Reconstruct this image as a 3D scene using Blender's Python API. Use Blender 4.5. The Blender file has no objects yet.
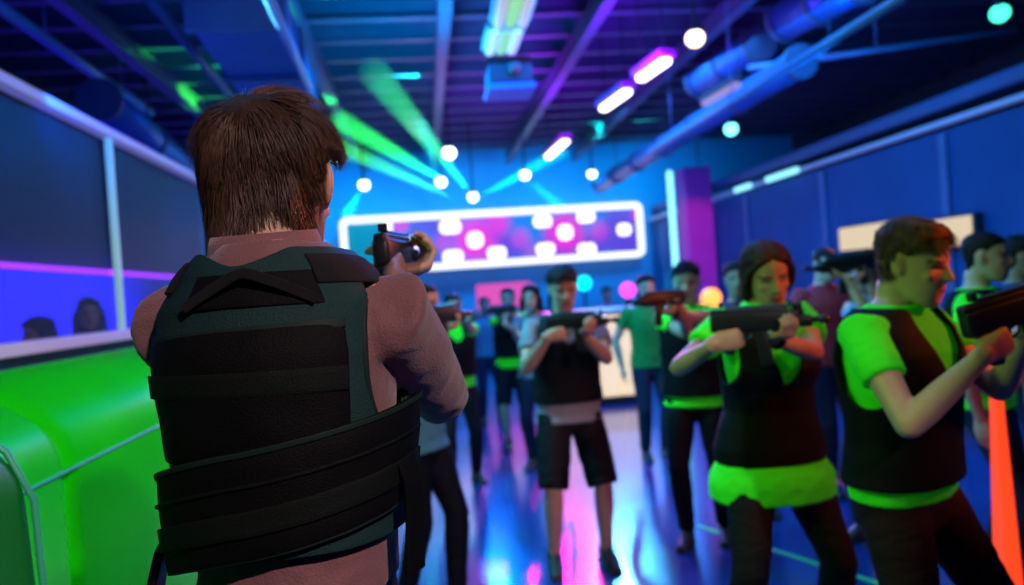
import bpy, bmesh, math, random
from mathutils import Vector, Matrix, noise
from mathutils.bvhtree import BVHTree
random.seed(7)
PI = math.pi
V = Vector
SC = bpy.context.scene
COL = SC.collection

# ------------------------------------------------------------------ camera
W_, H_, F_ = 1024, 585, 768.0
YAW, PITCH, ROLL = math.radians(6.5), math.radians(-0.33), math.radians(4.0)
CAM = V((0, 0, 1.55))
fw = V((math.sin(YAW) * math.cos(PITCH), math.cos(YAW) * math.cos(PITCH), math.sin(PITCH)))
r0 = V((math.cos(YAW), -math.sin(YAW), 0))
u0 = r0.cross(fw)
rt = r0 * math.cos(ROLL) - u0 * math.sin(ROLL)
up = u0 * math.cos(ROLL) + r0 * math.sin(ROLL)


def ray(px, py):
    return fw + rt * ((px - W_ / 2) / F_) + up * ((H_ / 2 - py) / F_)


def at(px, py, d):            # point at depth d
    return CAM + ray(px, py) * d


def at_z(px, py, z):
    r = ray(px, py); return CAM + r * ((z - CAM.z) / r.z)


def at_y(px, py, y):
    r = ray(px, py); return CAM + r * ((y - CAM.y) / r.y)


cd = bpy.data.cameras.new('camera'); cam = bpy.data.objects.new('camera', cd); COL.objects.link(cam)
cd.sensor_width = 36; cd.lens = F_ / W_ * 36; cd.clip_start = 0.05; cd.clip_end = 200
m = Matrix.Identity(4)
for i, v in enumerate((rt, up, -fw)):
    m[0][i], m[1][i], m[2][i] = v
m.translation = CAM
cam.matrix_world = m
cd.dof.use_dof = True; cd.dof.focus_distance = 1.12; cd.dof.aperture_fstop = 2.4
SC.camera = cam


# ------------------------------------------------------------------ materials
def mat(name, col=(0.5, 0.5, 0.5), rough=0.6, metal=0.0, em=None, es=0.0, bump=0.0, bscale=40.0, var=0.0, vscale=6.0,
        attr=None, spec=0.5, sheen=0.0, wave=None, stretch=None, coat=0.0):
    if 'cloth' in name or 'cotton' in name or 'vest' in name or 'denim' in name: spec = .15
    mt = bpy.data.materials.new(name); mt.use_nodes = True
    nt = mt.node_tree; N = nt.nodes; L = nt.links
    b = N['Principled BSDF']
    b.inputs['Base Color'].default_value = (*col, 1); b.inputs['Roughness'].default_value = rough
    b.inputs['Metallic'].default_value = metal; b.inputs['Specular IOR Level'].default_value = spec
    b.inputs['Sheen Weight'].default_value = sheen
    b.inputs['Coat Weight'].default_value = coat
    if em:
        b.inputs['Emission Color'].default_value = (*em, 1); b.inputs['Emission Strength'].default_value = es
    tc = N.new('ShaderNodeTexCoord')
    src = tc.outputs['Object']
    if stretch:
        mp = N.new('ShaderNodeMapping'); mp.inputs['Scale'].default_value = stretch
        L.new(src, mp.inputs['Vector']); src = mp.outputs['Vector']
    base = None
    if attr:
        a = N.new('ShaderNodeAttribute'); a.attribute_name = attr; base = a.outputs['Color']
    if var > 0:
        n = N.new('ShaderNodeTexNoise'); n.inputs['Scale'].default_value = vscale; n.inputs['Detail'].default_value = 5
        L.new(src, n.inputs['Vector'])
        mr = N.new('ShaderNodeMapRange'); mr.inputs[1].default_value = 0.25; mr.inputs[2].default_value = 0.75
        mr.inputs[3].default_value = 1 - var; mr.inputs[4].default_value = 1 + var
        L.new(n.outputs['Fac'], mr.inputs[0])
        vm = N.new('ShaderNodeVectorMath'); vm.operation = 'SCALE'
        if base: L.new(base, vm.inputs[0])
        else: vm.inputs[0].default_value = col
        L.new(mr.outputs[0], vm.inputs['Scale']); base = vm.outputs[0]
    if base: L.new(base, b.inputs['Base Color'])
    if bump > 0:
        if wave:
            n = N.new('ShaderNodeTexWave'); n.inputs['Scale'].default_value = wave; n.inputs['Distortion'].default_value = 0.4
            n.bands_direction = 'Z'; h = n.outputs['Fac']
        else:
            n = N.new('ShaderNodeTexNoise'); n.inputs['Scale'].default_value = bscale; n.inputs['Detail'].default_value = 4
            h = n.outputs['Fac']
        L.new(src, n.inputs['Vector'])
        bp = N.new('ShaderNodeBump'); bp.inputs['Strength'].default_value = bump; bp.inputs['Distance'].default_value = 0.004
        L.new(h, bp.inputs['Height']); L.new(bp.outputs[0], b.inputs['Normal'])
    return mt


def emit(name, col, s):
    return mat(name, (0.02, 0.02, 0.02), 0.4, em=col, es=s)


M = {}


def gm(name, *a, **k):
    if name not in M: M[name] = mat(name, *a, **k)
    return M[name]


# ------------------------------------------------------------------ object helpers
def tag(o, label=None, cat=None, group=None, kind=None):
    if label: o['label'] = label
    if cat: o['category'] = cat
    if group: o['group'] = group
    if kind: o['kind'] = kind
    return o


def empty(name, loc=(0, 0, 0), rz=0.0):
    o = bpy.data.objects.new(name, None); COL.objects.link(o)
    o.location = loc; o.rotation_euler = (0, 0, rz); o.empty_display_size = 0.1
    return o


class Soup:
    """collects closed shapes; build() links them as one mesh"""

    def __init__(s):
        s.v, s.f = [], []

    def add(s, vs, fs):
        o = len(s.v); s.v += [V(p) for p in vs]; s.f += [[i + o for i in f] for f in fs]; return s

    def box(s, c, size, R=None, bevel=0.0):
        hx, hy, hz = (x / 2 for x in size)
        R = R or Matrix.Identity(3); c = V(c)
        if bevel <= 0:
            P = [(-hx, -hy, -hz), (hx, -hy, -hz), (hx, hy, -hz), (-hx, hy, -hz), (-hx, -hy, hz), (hx, -hy, hz), (hx, hy, hz), (-hx, hy, hz)]
            return s.add([c + R @ V(p) for p in P], [(0, 3, 2, 1), (4, 5, 6, 7), (0, 1, 5, 4), (1, 2, 6, 5), (2, 3, 7, 6), (3, 0, 4, 7)])
        bm = bmesh.new(); bmesh.ops.create_cube(bm, size=1)
        for v in bm.verts: v.co = V((v.co.x * size[0], v.co.y * size[1], v.co.z * size[2]))
        bmesh.ops.bevel(bm, geom=bm.edges[:], offset=min(bevel, min(size) * 0.48), segments=3, profile=0.5, affect='EDGES')
        bm.verts.index_update()
        s.add([c + R @ v.co for v in bm.verts], [[v.index for v in f.verts] for f in bm.faces]); bm.free(); return s

    def rings(s, rings, cap=True):
        n = len(rings[0]); vs = [p for r in rings for p in r]; fs = []
        for k in range(len(rings) - 1):
            for i in range(n):
                j = (i + 1) % n
                fs.append((k * n + i, k * n + j, (k + 1) * n + j, (k + 1) * n + i))
        if cap:
            c0 = sum((V(p) for p in rings[0]), V()) / n; c1 = sum((V(p) for p in rings[-1]), V()) / n
            a = len(vs); vs += [c0, c1]
            for i in range(n):
                j = (i + 1) % n
                fs.append((a, j, i)); fs.append((a + 1, (len(rings) - 1) * n + i, (len(rings) - 1) * n + j))
        return s.add(vs, fs)

    def tube(s, pts, rad, n=14, flat=None, round_=True, side=None):
        """flat: list of (sx, sy) multipliers; side: x direction of the section"""
        pts = [V(p) for p in pts]; rad = list(rad)
        flat = list(flat) if flat else [(1, 1)] * len(pts)
        if round_:
            d0 = (pts[0] - pts[1]).normalized(); d1 = (pts[-1] - pts[-2]).normalized()
            ra, rb = rad[0], rad[-1]
            fa, fb = flat[0], flat[-1]
            ma, mb = min(fa), min(fb)
            pts = [pts[0] + d0 * ra * ma * 0.95, pts[0] + d0 * ra * ma * 0.7] + pts + [pts[-1] + d1 * rb * mb * 0.7, pts[-1] + d1 * rb * mb * 0.95]
            rad = [ra * 0.3, ra * 0.72] + rad + [rb * 0.72, rb * 0.3]; flat = [fa, fa] + flat + [fb, fb]
        x = None; R = []
        for k, p in enumerate(pts):
            t = (pts[min(k + 1, len(pts) - 1)] - pts[max(k - 1, 0)]).normalized()
            if x is None:
                x = V(side) if side is not None else (V((1, 0, 0)) if abs(t.x) < 0.8 else V((0, 1, 0)))
            x = (x - t * x.dot(t)).normalized(); y = t.cross(x)
            fx, fy = flat[k]
            R.append([p + x * (math.cos(a) * rad[k] * fx) + y * (math.sin(a) * rad[k] * fy) for a in (2 * PI * i / n for i in range(n))])
        return s.rings(R)

    def ball(s, c, r, R=None, n=14):
        rx, ry, rz = (r, r, r) if isinstance(r, (int, float)) else r
        R = R or Matrix.Identity(3); c = V(c); rings = []
        for k in range(1, n // 2 + 2):
            ph = PI * k / (n // 2 + 2)
            rings.append([c + R @ V((rx * math.sin(ph) * math.cos(a), ry * math.sin(ph) * math.sin(a), -rz * math.cos(ph))) for a in (2 * PI * i / n for i in range(n))])
        return s.rings(rings)

    def mesh(s, name):
        me = bpy.data.meshes.new(name); me.from_pydata([tuple(p) for p in s.v], [], s.f); me.update(); return me

    def build(s, name, m_, parent=None, smooth=False):
        o = bpy.data.objects.new(name, s.mesh(name)); COL.objects.link(o)
        o.data.materials.append(m_)
        if smooth:
            for p in o.data.polygons: p.use_smooth = True
        if parent: o.parent = parent
        return o

    def bake(s, name, voxel, sm=4, fac=0.5):
        """voxel-fuse the overlapping shapes into one continuous surface"""
        me = s.mesh('tmp'); o = bpy.data.objects.new('tmp', me); COL.objects.link(o)
        r = o.modifiers.new('r', 'REMESH'); r.mode = 'VOXEL'; r.voxel_size = voxel
        if sm:
            q = o.modifiers.new('s', 'SMOOTH'); q.iterations = sm; q.factor = fac
        bpy.context.view_layer.update()
        dg = bpy.context.evaluated_depsgraph_get()
        out = bpy.data.meshes.new_from_object(o.evaluated_get(dg)); out.name = name
        bpy.data.objects.remove(o); bpy.data.meshes.remove(me)
        for p in out.polygons: p.use_smooth = True
        return out


def link(name, me, m_, parent=None):
    o = bpy.data.objects.new(name, me); COL.objects.link(o)
    me.materials.clear(); me.materials.append(m_)
    if parent: o.parent = parent
    return o


def struct(name, soup, m_, smooth=False):
    return tag(soup.build(name, m_, None, smooth), kind='structure')


def rotz(a): return Matrix.Rotation(a, 3, 'Z')


def frame(y, z):               # columns x, y, z from forward y and approx up z
    y = V(y).normalized(); z = V(z); z = (z - y * z.dot(y)).normalized(); x = y.cross(z)
    return Matrix((x, y, z)).transposed()


def interp(tab, z):
    if z <= tab[0][0]: return tab[0][1:]
    for a, b in zip(tab, tab[1:]):
        if z <= b[0]:
            t = (z - a[0]) / (b[0] - a[0]); t = t * t * (3 - 2 * t) * 0.35 + t * 0.65
            return tuple(p + (q - p) * t for p, q in zip(a[1:], b[1:]))
    return tab[-1][1:]


def sstep(a, b, x):
    t = max(0, min(1, (x - a) / (b - a))); return t * t * (3 - 2 * t)


def wrinkle(me, amp, sc=(14, 14, 14), seed=0.0, where=None):
    me.update()
    ns = [v.normal.copy() for v in me.vertices]
    for v, n in zip(me.vertices, ns):
        c = v.co
        q = V((c.x * sc[0] + seed, c.y * sc[1], c.z * sc[2]))
        d = noise.noise(q) * 0.6 + (1 - abs(noise.noise(q * 1.9 + V((3, 1, 2)))) * 2) * 0.4
        a = amp if where is None else amp * where(c)
        v.co = c + n * d * a
    me.update()


# ------------------------------------------------------------------ human
MALE = [(.80, .125, .085, 0), (.86, .160, .105, -.006), (.93, .170, .114, -.010), (1.00, .160, .106, -.002), (1.08, .150, .100, .004),
        (1.16, .152, .106, .004), (1.26, .166, .116, .002), (1.34, .174, .117, -.004), (1.40, .162, .100, -.010), (1.44, .125, .082, -.014),
        (1.475, .080, .066, -.014), (1.50, .058, .058, -.008)]
FEM = [(.80, .125, .085, 0), (.86, .164, .105, -.008), (.93, .172, .112, -.012), (1.00, .152, .100, -.004), (1.08, .128, .088, .004),
       (1.16, .130, .092, .006), (1.25, .146, .122, .016), (1.33, .152, .112, .004), (1.40, .142, .090, -.008), (1.44, .108, .074, -.012),
       (1.475, .068, .058, -.012), (1.50, .050, .050, -.008)]


def head_soup(fem=False):
    s = Soup(); k = 0.94 if fem else 1.0
    sec = [(-.121, .066, .020, .014), (-.112, .056, .036, .030), (-.095, .040, .050, .052), (-.07, .024, .060, .074), (-.045, .012, .066, .086),
           (-.015, .004, .071, .094), (.02, -.001, .075, .098), (.05, -.006, .076, .098), (.075, -.010, .070, .090), (.095, -.014, .056, .070),
           (.108, -.016, .038, .047), (.115, -.016, .016, .02)]
    R = []
    for z, cy, hx, hy in sec:
        ring = []
        for i in range(28):
            a = 2 * PI * i / 28
            c, n_ = math.cos(a), math.sin(a)
            e = 0.9
            x = hx * k * math.copysign(abs(c) ** e, c); y = hy * math.copysign(abs(n_) ** e, n_)
            if n_ > 0 and z < .06: x *= 1 - .10 * n_
            ring.append(V((x, cy + y, z)))
        R.append(ring)
    s.rings(R)
    s.tube([(0, .088, .022), (0, .102, -.004), (0, .113, -.026)], [.0075, .0085, .0115], 10)     # nose
    for q in (-1, 1):
        s.ball((q * .011, .101, -.030), (.0085, .010, .0075), n=10)
        s.ball((q * .030, .085, .022), (.022, .009, .007), n=10)     # brow ridge
        s.ball((q * .040, .066, -.022), (.020, .018, .016), n=10)    # cheekbone
        Re = Matrix.Rotation(q * .28, 3, 'Z') @ Matrix.Rotation(.15, 3, 'X')
        s.ball((q * (.0765 * k + .002), -.006, .000), (.0075, .017, .031), Re, n=12)       # ear
        s.ball((q * (.0765 * k + .000), .000, -.022), (.0075, .010, .011), Re, n=10)
    s.ball((0, .092, -.058), (.024, .010, .006), n=12)   # upper lip
    s.ball((0, .090, -.069), (.020, .010, .006), n=12)   # lower lip
    s.ball((0, .080, -.103), (.020, .014, .014), n=10)   # chin
    return s


HEADBVH = {}


def head_bvh(fem):
    if fem not in HEADBVH:
        hb = head_soup(fem); hb.tube([(0, -.024, -.03), (0, -.032, -.10), (0, -.040, -.17)], [.055, .056, .058], 18)
        me = hb.bake('hb', .005, 4)
        HEADBVH[fem] = BVHTree.FromPolygons([v.co.copy() for v in me.vertices], [list(p.vertices) for p in me.polygons])
        bpy.data.meshes.remove(me)
    return HEADBVH[fem]


HC = V((0, -.008, .01))


def head_r(fem, d):
    loc, n_, i, dist = head_bvh(fem).ray_cast(HC + d * .4, -d)
    return (loc - HC).length if loc else .09


HAIRLINE = [(0, .070), (.5, .066), (.95, .050), (1.25, .028), (1.40, -.010), (1.52, -.012), (1.62, .036), (1.85, .022), (2.05, -.035), (2.5, -.072), (3.15, -.082)]
HAIRFORE = [(0, .070), (.5, .066), (.95, .055), (1.25, .040), (1.40, .020), (1.52, .020), (1.62, .036), (1.80, .030), (2.02, -.04), (2.4, -.095), (3.15, -.118)]
HAIRLONG = [(0, .078), (.35, .066), (.7, .045), (.95, .02), (1.15, -.02), (1.3, -.055), (1.6, -.08), (2.0, -.10), (3.15, -.12)]


def hairz(tab, a):
    for p, q in zip(tab, tab[1:]):
        if a <= q[0]: return p[1] + (q[1] - p[1]) * (a - p[0]) / (q[0] - p[0])
    return tab[-1][1]


def hair_cap(fem, style, seed):
    bm = bmesh.new(); bmesh.ops.create_icosphere(bm, subdivisions=5, radius=1)
    tab = HAIRLONG if style in ('pony', 'long', 'bob') else (HAIRFORE if style == 'fore' else HAIRLINE)
    for v in bm.verts:
        d = v.co.normalized(); r = head_r(fem, d); p = HC + d * r
        a = abs(math.atan2(d.x, d.y))
        zh = hairz(tab, a)
        w = sstep(-.006, .012, p.z - zh)
        th = {'short': .011, 'fore': .006, 'quiff': .012, 'crew': .006, 'pony': .007, 'long': .015, 'bob': .02}[style]
        th += sstep(.03, .10, p.z) * {'short': .012, 'fore': .005, 'quiff': .010, 'crew': .004, 'pony': .004, 'long': .006, 'bob': .008}[style]
        if style == 'fore': th *= 1 - .6 * sstep(.15, .55, d.y)
        if style == 'quiff': th += .010 * sstep(.1, .6, d.y) * sstep(.05, .10, p.z)
        if style in ('pony', 'long'): th -= .008 * math.exp(-(d.x / .05) ** 2) * (1 if d.y > -.2 else .2)
        st = noise.noise(V((d.x * 9 + seed, d.y * (3 if style == 'pony' else 9), d.z * 3)))
        amp = .35 if style in ('short', 'quiff', 'fore') else .18
        if (p - V((math.copysign(.078, p.x), -.004, .0))).length < .036 and style not in ('pony', 'long', 'bob'): w = 0
        if style == 'fore': r += .012 * sstep(.0, -.07, p.z) * sstep(2.05, 2.4, a)
        r = min(r, .17) + (-.008 + (.008 + th * (1 + amp * st)) * w)
        v.co = HC + d * r
    me = bpy.data.meshes.new('hair'); bm.to_mesh(me); bm.free()
    return me


def ik(a, c, l1, l2, pole):
    a, c, pole = V(a), V(c), V(pole)
    d = c - a; L = min(d.length, (l1 + l2) * .995); dn = d.normalized()
    x = (l1 * l1 - l2 * l2 + L * L) / (2 * L); h = math.sqrt(max(0, l1 * l1 - x * x))
    pd = pole - a; pd = pd - dn * pd.dot(dn)
    pd = pd.normalized() if pd.length > 1e-5 else V((0, 0, -1))
    return a + dn * x + pd * h, a + dn * L


def add_hand(s, wrist, fdir, palm, right, curl=1.0, sc=1.0, idx=None):
    """fdir: direction of the fingers, palm: direction the palm faces"""
    y = V(fdir).normalized(); pz = V(palm); pz = (pz - y * pz.dot(y)).normalized(); z = -pz
    x = y.cross(z) * (1 if right else -1)          # thumb lies on -x
    w = V(wrist)

    def P(a, b, c): return w + (x * a + y * b + z * c) * sc
    s.tube([P(0, -.02, 0), P(0, .02, 0), P(.0, .05, .002), P(0, .085, .003)], [.030 * sc, .034 * sc, .040 * sc, .039 * sc], 14,
           flat=[(.95, .62), (1, .5), (1, .42), (1, .32)], side=x)
    for k, (fx, L, r) in enumerate(((-.029, .078, .0088), (-.0095, .086, .0092), (.0105, .081, .0088), (.029, .063, .0076))):
        b = P(fx, .082, .002); seg = [L * .5 * sc, L * .29 * sc, L * .21 * sc]
        cv = curl if (idx is None or k) else idx
        ang = 0; pts = [P(fx, .06, .002), b]; rr = [r * 1.05 * sc, r * 1.08 * sc]
        for j, (sg, da) in enumerate(zip(seg, (62 * cv, 78 * cv, 45 * cv))):
            ang += math.radians(da)
            dr = (y * math.cos(ang) - z * math.sin(ang) + x * (fx * .8 * (1 - cv)))
            pts.append(pts[-1] + dr * sg); rr.append(r * (1.0, .93, .82)[j] * sc)
        s.tube(pts, rr, 9)
    t0 = P(-.022, .015, -.006); t1 = t0 + (x * -.55 + y * .62 + z * (-.45)) * .042 * sc
    t2 = t1 + (x * -.05 + y * .85 + z * (-.5 * curl)) * .034 * sc; t3 = t2 + (x * .25 + y * .8 + z * (-.6 * curl)) * .025 * sc
    s.tube([t0, t1, t2, t3], [.015 * sc, .0125 * sc, .0105 * sc, .0085 * sc], 9)


SKIN = {'fair': (.58, .36, .27), 'tan': (.45, .27, .19), 'brown': (.33, .19, .13)}
HAIRC = {'brown': (.035, .017, .010), 'dark': (.010, .008, .008), 'ginger': (.11, .045, .018), 'chestnut': (.045, .018, .010)}


def person(name='person', label='', head=(0, 0, 1), face=0.0, fem=False, lean=0.0, twist=0.0, crouch=0.0, legs=None, hl=(0, 0, 0),
           rh=None, lh=None, re=None, le=None, skin='tan', hair='short', hairc='dark', shirt=None, hem=.90, sleeve=.55, vest=None,
           vz=(1.0, 1.46), vopen=.16, pants=None, shorts=False, shoes=(.03, .03, .035), vox=.007, group=None, s=None, extra=None, build=1.0,
           neck=0.0, shr=0.0, hx_=0.0, flare=.034, sw=None, slv=1.0):
    """face: yaw of the facing direction (0 = towards the camera, positive = towards picture right)"""
    PROF = FEM if fem else MALE
    f = -V((fw.x, fw.y, 0)).normalized()
    f = Matrix.Rotation(face, 3, 'Z') @ f
    R3 = frame(f, (0, 0, 1))
    rz = math.atan2(R3[1][0], R3[0][0])
    lean, twist = math.radians(lean), math.radians(twist)
    # spine
    Z0 = .93; sp = {}

    def spine(z):
        t = sstep(.90, 1.30, z)
        p = V((0, 0, Z0 - crouch)); zz = Z0
        if z >= Z0:
            n_ = 12; dz = (z - Z0) / n_
            for i in range(n_):
                a = lean * sstep(.90, 1.30, Z0 + dz * (i + .5))
                p += V((0, math.sin(a), math.cos(a))) * dz
        else:
            p += V((0, 0, z - Z0))
        return p, Matrix.Rotation(twist * t, 3, 'Z') @ Matrix.Rotation(-lean * t, 3, 'X')

    cache = {}

    def SP(z):
        k = round(z, 4)
        if k not in cache: cache[k] = spine(z)
        return cache[k]

    def tp(z, phi, off=0.0, skirt=False):        # phi 0 = back, +90 = right
        hx, hy, cy = interp(PROF, max(z, .90) if skirt else z)
        hx *= build; p, r = SP(z)
        sn, cs = math.sin(phi), math.cos(phi); e = .88
        return p + r @ V(((hx + off) * math.copysign(abs(sn) ** e, sn), cy - (hy + off) * math.copysign(abs(cs) ** e, cs), 0))
    pn, rn = SP(1.54)
    hy_, hp_, hr_ = (math.radians(a) for a in hl)      # yaw (+ towards own left), pitch down, roll
    RH = Matrix.Rotation(hy_, 3, 'Z') @ Matrix.Rotation(-hp_, 3, 'X') @ Matrix.Rotation(hr_, 3, 'Y')
    hc = pn + V((hx_, .012, neck)) + RH @ V((0, .020, .092))
    top = hc + RH @ V((0, -.01, .128))
    tgt = at(*head)
    if s is None: s = tgt.z / top.z
    root_p = V((tgt.x, tgt.y, 0)) - R3 @ V((top.x * s, top.y * s, 0))
    root = empty(name, root_p, rz)
    tag(root, label, 'person', group)

    def L(p): return R3.transposed() @ (V(p) - root_p) / s
    def D(v): return R3.transposed() @ V(v)
    sw = sw or (.165 if fem else .188 * build)
    pc, rc = SP(1.405)
    sh = {1: pc + rc @ V((sw, -.008, shr)), -1: pc + rc @ V((-sw, -.008, shr))}
    hip = {q: V((q * .088, 0, .90 - crouch)) for q in (1, -1)}
    legs = legs or {1: (.12, 0), -1: (-.12, 0)}
    l1, l2 = (.275, .25) if fem else (.295, .265)
    arms = {}
    for q, hh, el in ((1, rh, re), (-1, lh, le)):
        # the person's right hand is +x locally
        if hh is None:
            wr = sh[q] + V((q * .09, .03, -.52)); fd = V((0, .1, -1)); pm = V((-q, .2, 0)); cu = .35
        else:
            wr = L(hh[0]); fd = D(hh[1]); pm = D(hh[2]); cu = hh[3]
        pole = L(el) if el is not None else sh[q] + V((q * .25, -.05, -.5))
        e, w = ik(sh[q], wr, l1, l2, pole)
        arms[q] = (e, w, fd, pm, cu)
    knees = {}
    for q in (1, -1):
        fx, fy = legs[q][:2]; an = V((fx, fy, .085 + (legs[q][2] if len(legs[q]) > 2 else 0)))
        kn, an = ik(hip[q], an, .425, .42, hip[q] + V((q * .12 + (fx) * .6, 1.0, -.3)))
        knees[q] = (kn, an)
    # ---- body
    b = Soup()

    def torso(bs, z0, z1, off, n=36, flare=0.0, skirt=False, step=.02):
        k = max(2, int((z1 - z0) / step)); R = []
        for i in range(k + 1):
            z = z0 + (z1 - z0) * i / k
            o = off if not callable(off) else off(z)
            o += flare * sstep(z0 + .22, z0, z)
            R.append([tp(z, 2 * PI * j / n, o, skirt) for j in range(n)])
        bs.rings([r[::-1] for r in R])
    torso(b, .80, 1.50, 0)
    b.tube([SP(1.43)[0] + V((hx_ * .5, -.014, 0)), pn + V((hx_ * .85, -.004, 0)), hc + RH @ V((0, -.022, -.03))], [.060, .052 if fem else .058, .05 if fem else .056], 18)
    hs = head_soup(fem)
    b.add([hc + RH @ p for p in hs.v], hs.f)
    if hair == 'fore':
        for q in (-1, 1):
            Re = RH @ Matrix.Rotation(q * .55, 3, 'Z') @ Matrix.Rotation(.15, 3, 'X')
            b.ball(hc + RH @ V((q * .087, -.016, .002)), (.0075, .020, .033), Re, 12)
    for q in (1, -1):
        e, w, fd, pm, cu = arms[q]; a = sh[q]
        k = .86 if fem else 1.0
        b.tube([pc + rc @ V((q * .09, 0, -.02)), a, a.lerp(e, .35), a.lerp(e, .75), e], [.06 * k, .058 * k, .049 * k, .041 * k, .038 * k], 16)
        b.tube([e, e.lerp(w, .22), e.lerp(w, .5), e.lerp(w, .85), w], [.038 * k, .042 * k, .038 * k, .028 * k, .026 * k], 16)
        add_hand(b, w, fd, pm, q > 0, cu, .95 if fem else 1.02, idx=(hh[4] if (hh := (rh if q > 0 else lh)) and len(hh) > 4 else None))
        kn, an = knees[q]; h = hip[q]
        b.tube([h, h.lerp(kn, .3), h.lerp(kn, .75), kn], [.088, .082, .062, .054], 18)
        b.tube([kn, kn.lerp(an, .28), kn.lerp(an, .6), an], [.053, .057, .045, .034], 16)
        b.tube([an + V((0, -.03, -.035)), an + V((0, .06, -.045)), an + V((q * .01, .14, -.06))], [.03, .035, .024], 12)
    bs2 = Soup(); bs2.add([p * s for p in b.v], b.f)
    me = bs2.bake('body', vox, 3)
    hcS = hc * s; RT = RH.transposed(); sk = V(SKIN[skin]); hcol = V(HAIRC[hairc])
    ca = me.color_attributes.new('Col', 'FLOAT_COLOR', 'POINT')
    lip = V((sk.x * .95, sk.y * .52, sk.z * .5))
    mv = []
    for i, v in enumerate(me.vertices):
        c = sk.copy()
        if v.co.z > hcS.z - .2 * s:
            p = RT @ ((v.co - hcS) / s)
            if -.14 < p.z < .14 and abs(p.x) < .1 and -.12 < p.y:
                if p.y > .05:
                    for q in (-1, 1):          # sockets
                        g = math.exp(-(((p.x - q * .031) / .015) ** 2 + ((p.z - .002) / .010) ** 2))
                        if g > .05: mv.append((i, RH @ V((0, -1, 0)) * (g * .008 * s)))
                        gb = sstep(.008, .003, abs(p.z - .0235 + abs(abs(p.x) - .03) * .18)) * sstep(.027, .019, abs(p.x - q * .033))
                        if gb > 0: c = c.lerp(hcol, gb * .85)
                        ge = sstep(.0068, .0035, abs(p.z - .003)) * sstep(.0175, .012, abs(p.x - q * .031))
                        if ge > 0: c = c.lerp(V((.05, .03, .025)), ge * .8)
                    gl = sstep(.0135, .008, abs(p.z + .0635)) * sstep(.027, .016, abs(p.x))
                    if p.y > .08: c = c.lerp(lip, gl)
                    gm_ = sstep(.0035, .0015, abs(p.z + .0638)) * sstep(.025, .02, abs(p.x))
                    if p.y > .08: c = c.lerp(lip * .35, gm_)
                    if not fem and extra == 'beard':
                        gd = sstep(-.03, -.06, p.z) * (1 - gl); c = c.lerp(hcol * 2, gd * .6)
                elif extra == 'beard' and p.z < -.03 and p.y > -.01: c = c.lerp(hcol * 2, .6 * sstep(-.02, -.05, p.z))
                if abs(p.x) > .074: c = V((c.x, c.y * .82, c.z * .8))   # ears are redder
        ca.data[i].color = (c.x, c.y, c.z, 1)
    for i, d in mv: me.vertices[i].co += d
    link('body', me, gm('skin', rough=.48, attr='Col', bump=.15, bscale=160, var=.06, vscale=18, spec=.4), root)
    # ---- hair
    hm = hair_cap(fem, hair, random.random() * 50)
    for v in hm.vertices: v.co = (hc + RH @ v.co) * s
    for p in hm.polygons: p.use_smooth = True
    hmat = gm('hair_' + hairc, HAIRC[hairc], .6, bump=.5, bscale=60, var=.35, vscale=25, stretch=(4, 4, .6), spec=.15)
    ho = link('hair', hm, hmat, root)
    if hair in ('pony', 'long', 'bob'):
        t = Soup()
        if hair == 'pony':
            t.tube([hc + RH @ V((0, -.10, .035)), hc + RH @ V((.0, -.145, .03)), hc + RH @ V((.0, -.165, -.05)), hc + RH @ V((.01, -.15, -.15)), hc + RH @ V((.02, -.13, -.22))],
                   [.018, .03, .034, .026, .008], 14)
            for q in (-1, 1):
                t.tube([hc + RH @ V((q * .045, .070, .075)), hc + RH @ V((q * .079, .035, .03)), hc + RH @ V((q * .088, .010, -.03)), hc + RH @ V((q * .08, -.03, -.08)), hc + RH @ V((q * .06, -.05, -.12))],
                       [.010, .014, .014, .014, .006], 10, flat=[(1, 1)] * 5)
        else:
            ln = .30 if hair == 'long' else .14
            for q in (-1, 1):
                t.tube([hc + RH @ V((q * .06, .03, .06)), hc + RH @ V((q * .088, .005, .0)), hc + V((q * .092, -.0, -.07)), hc + V((q * .095, .0, -.14 if ln > .2 else -.10)), hc + V((q * .085, .01, -ln))],
                       [.012, .024, .028, .026, .010], 12)
            t.tube([hc + RH @ V((0, -.09, .03)), hc + RH @ V((0, -.10, -.05)), hc + V((0, -.095, -.14)), hc + V((0, -.10, -ln - .02))], [.06, .066, .06, .03], 16, flat=[(1.2, .6)] * 4)
        t2 = Soup(); t2.add([p * s for p in t.v], t.f)
        tm = t2.bake('hair_lock', .006, 4); wrinkle(tm, .004, (40, 40, 8))
        link('hair_tail' if hair == 'pony' else 'hair_lock', tm, hmat, root)

    def clothe(name_, soup, vx, m_, amp=.005, sc=(12, 12, 10), where=None, sm=5):
        t_ = Soup(); t_.add([p * s for p in soup.v], soup.f)
        me_ = t_.bake(name_, vx, sm); wrinkle(me_, amp, sc, random.random() * 20, where)
        return link(name_, me_, m_, root)
    cv = max(vox, .007)
    if pants:
        t = Soup(); torso(t, .80, max(1.03, hem + .03), .012)
        for q in (1, -1):
            kn, an = knees[q]; h = hip[q]
            if shorts:
                t.tube([h, h.lerp(kn, .3), h.lerp(kn, .7), kn + V((0, 0, .0))], [.098, .100, .094, .088], 20, round_=False)
            else:
                t.tube([h, h.lerp(kn, .3), h.lerp(kn, .75), kn, kn.lerp(an, .3), kn.lerp(an, .7), kn.lerp(an, .96)], [.098, .094, .074, .066, .066, .056, .052], 20, round_=False)
        clothe('shorts' if shorts else 'trousers', t, cv, pants, .006, (10, 10, 22))
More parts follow.
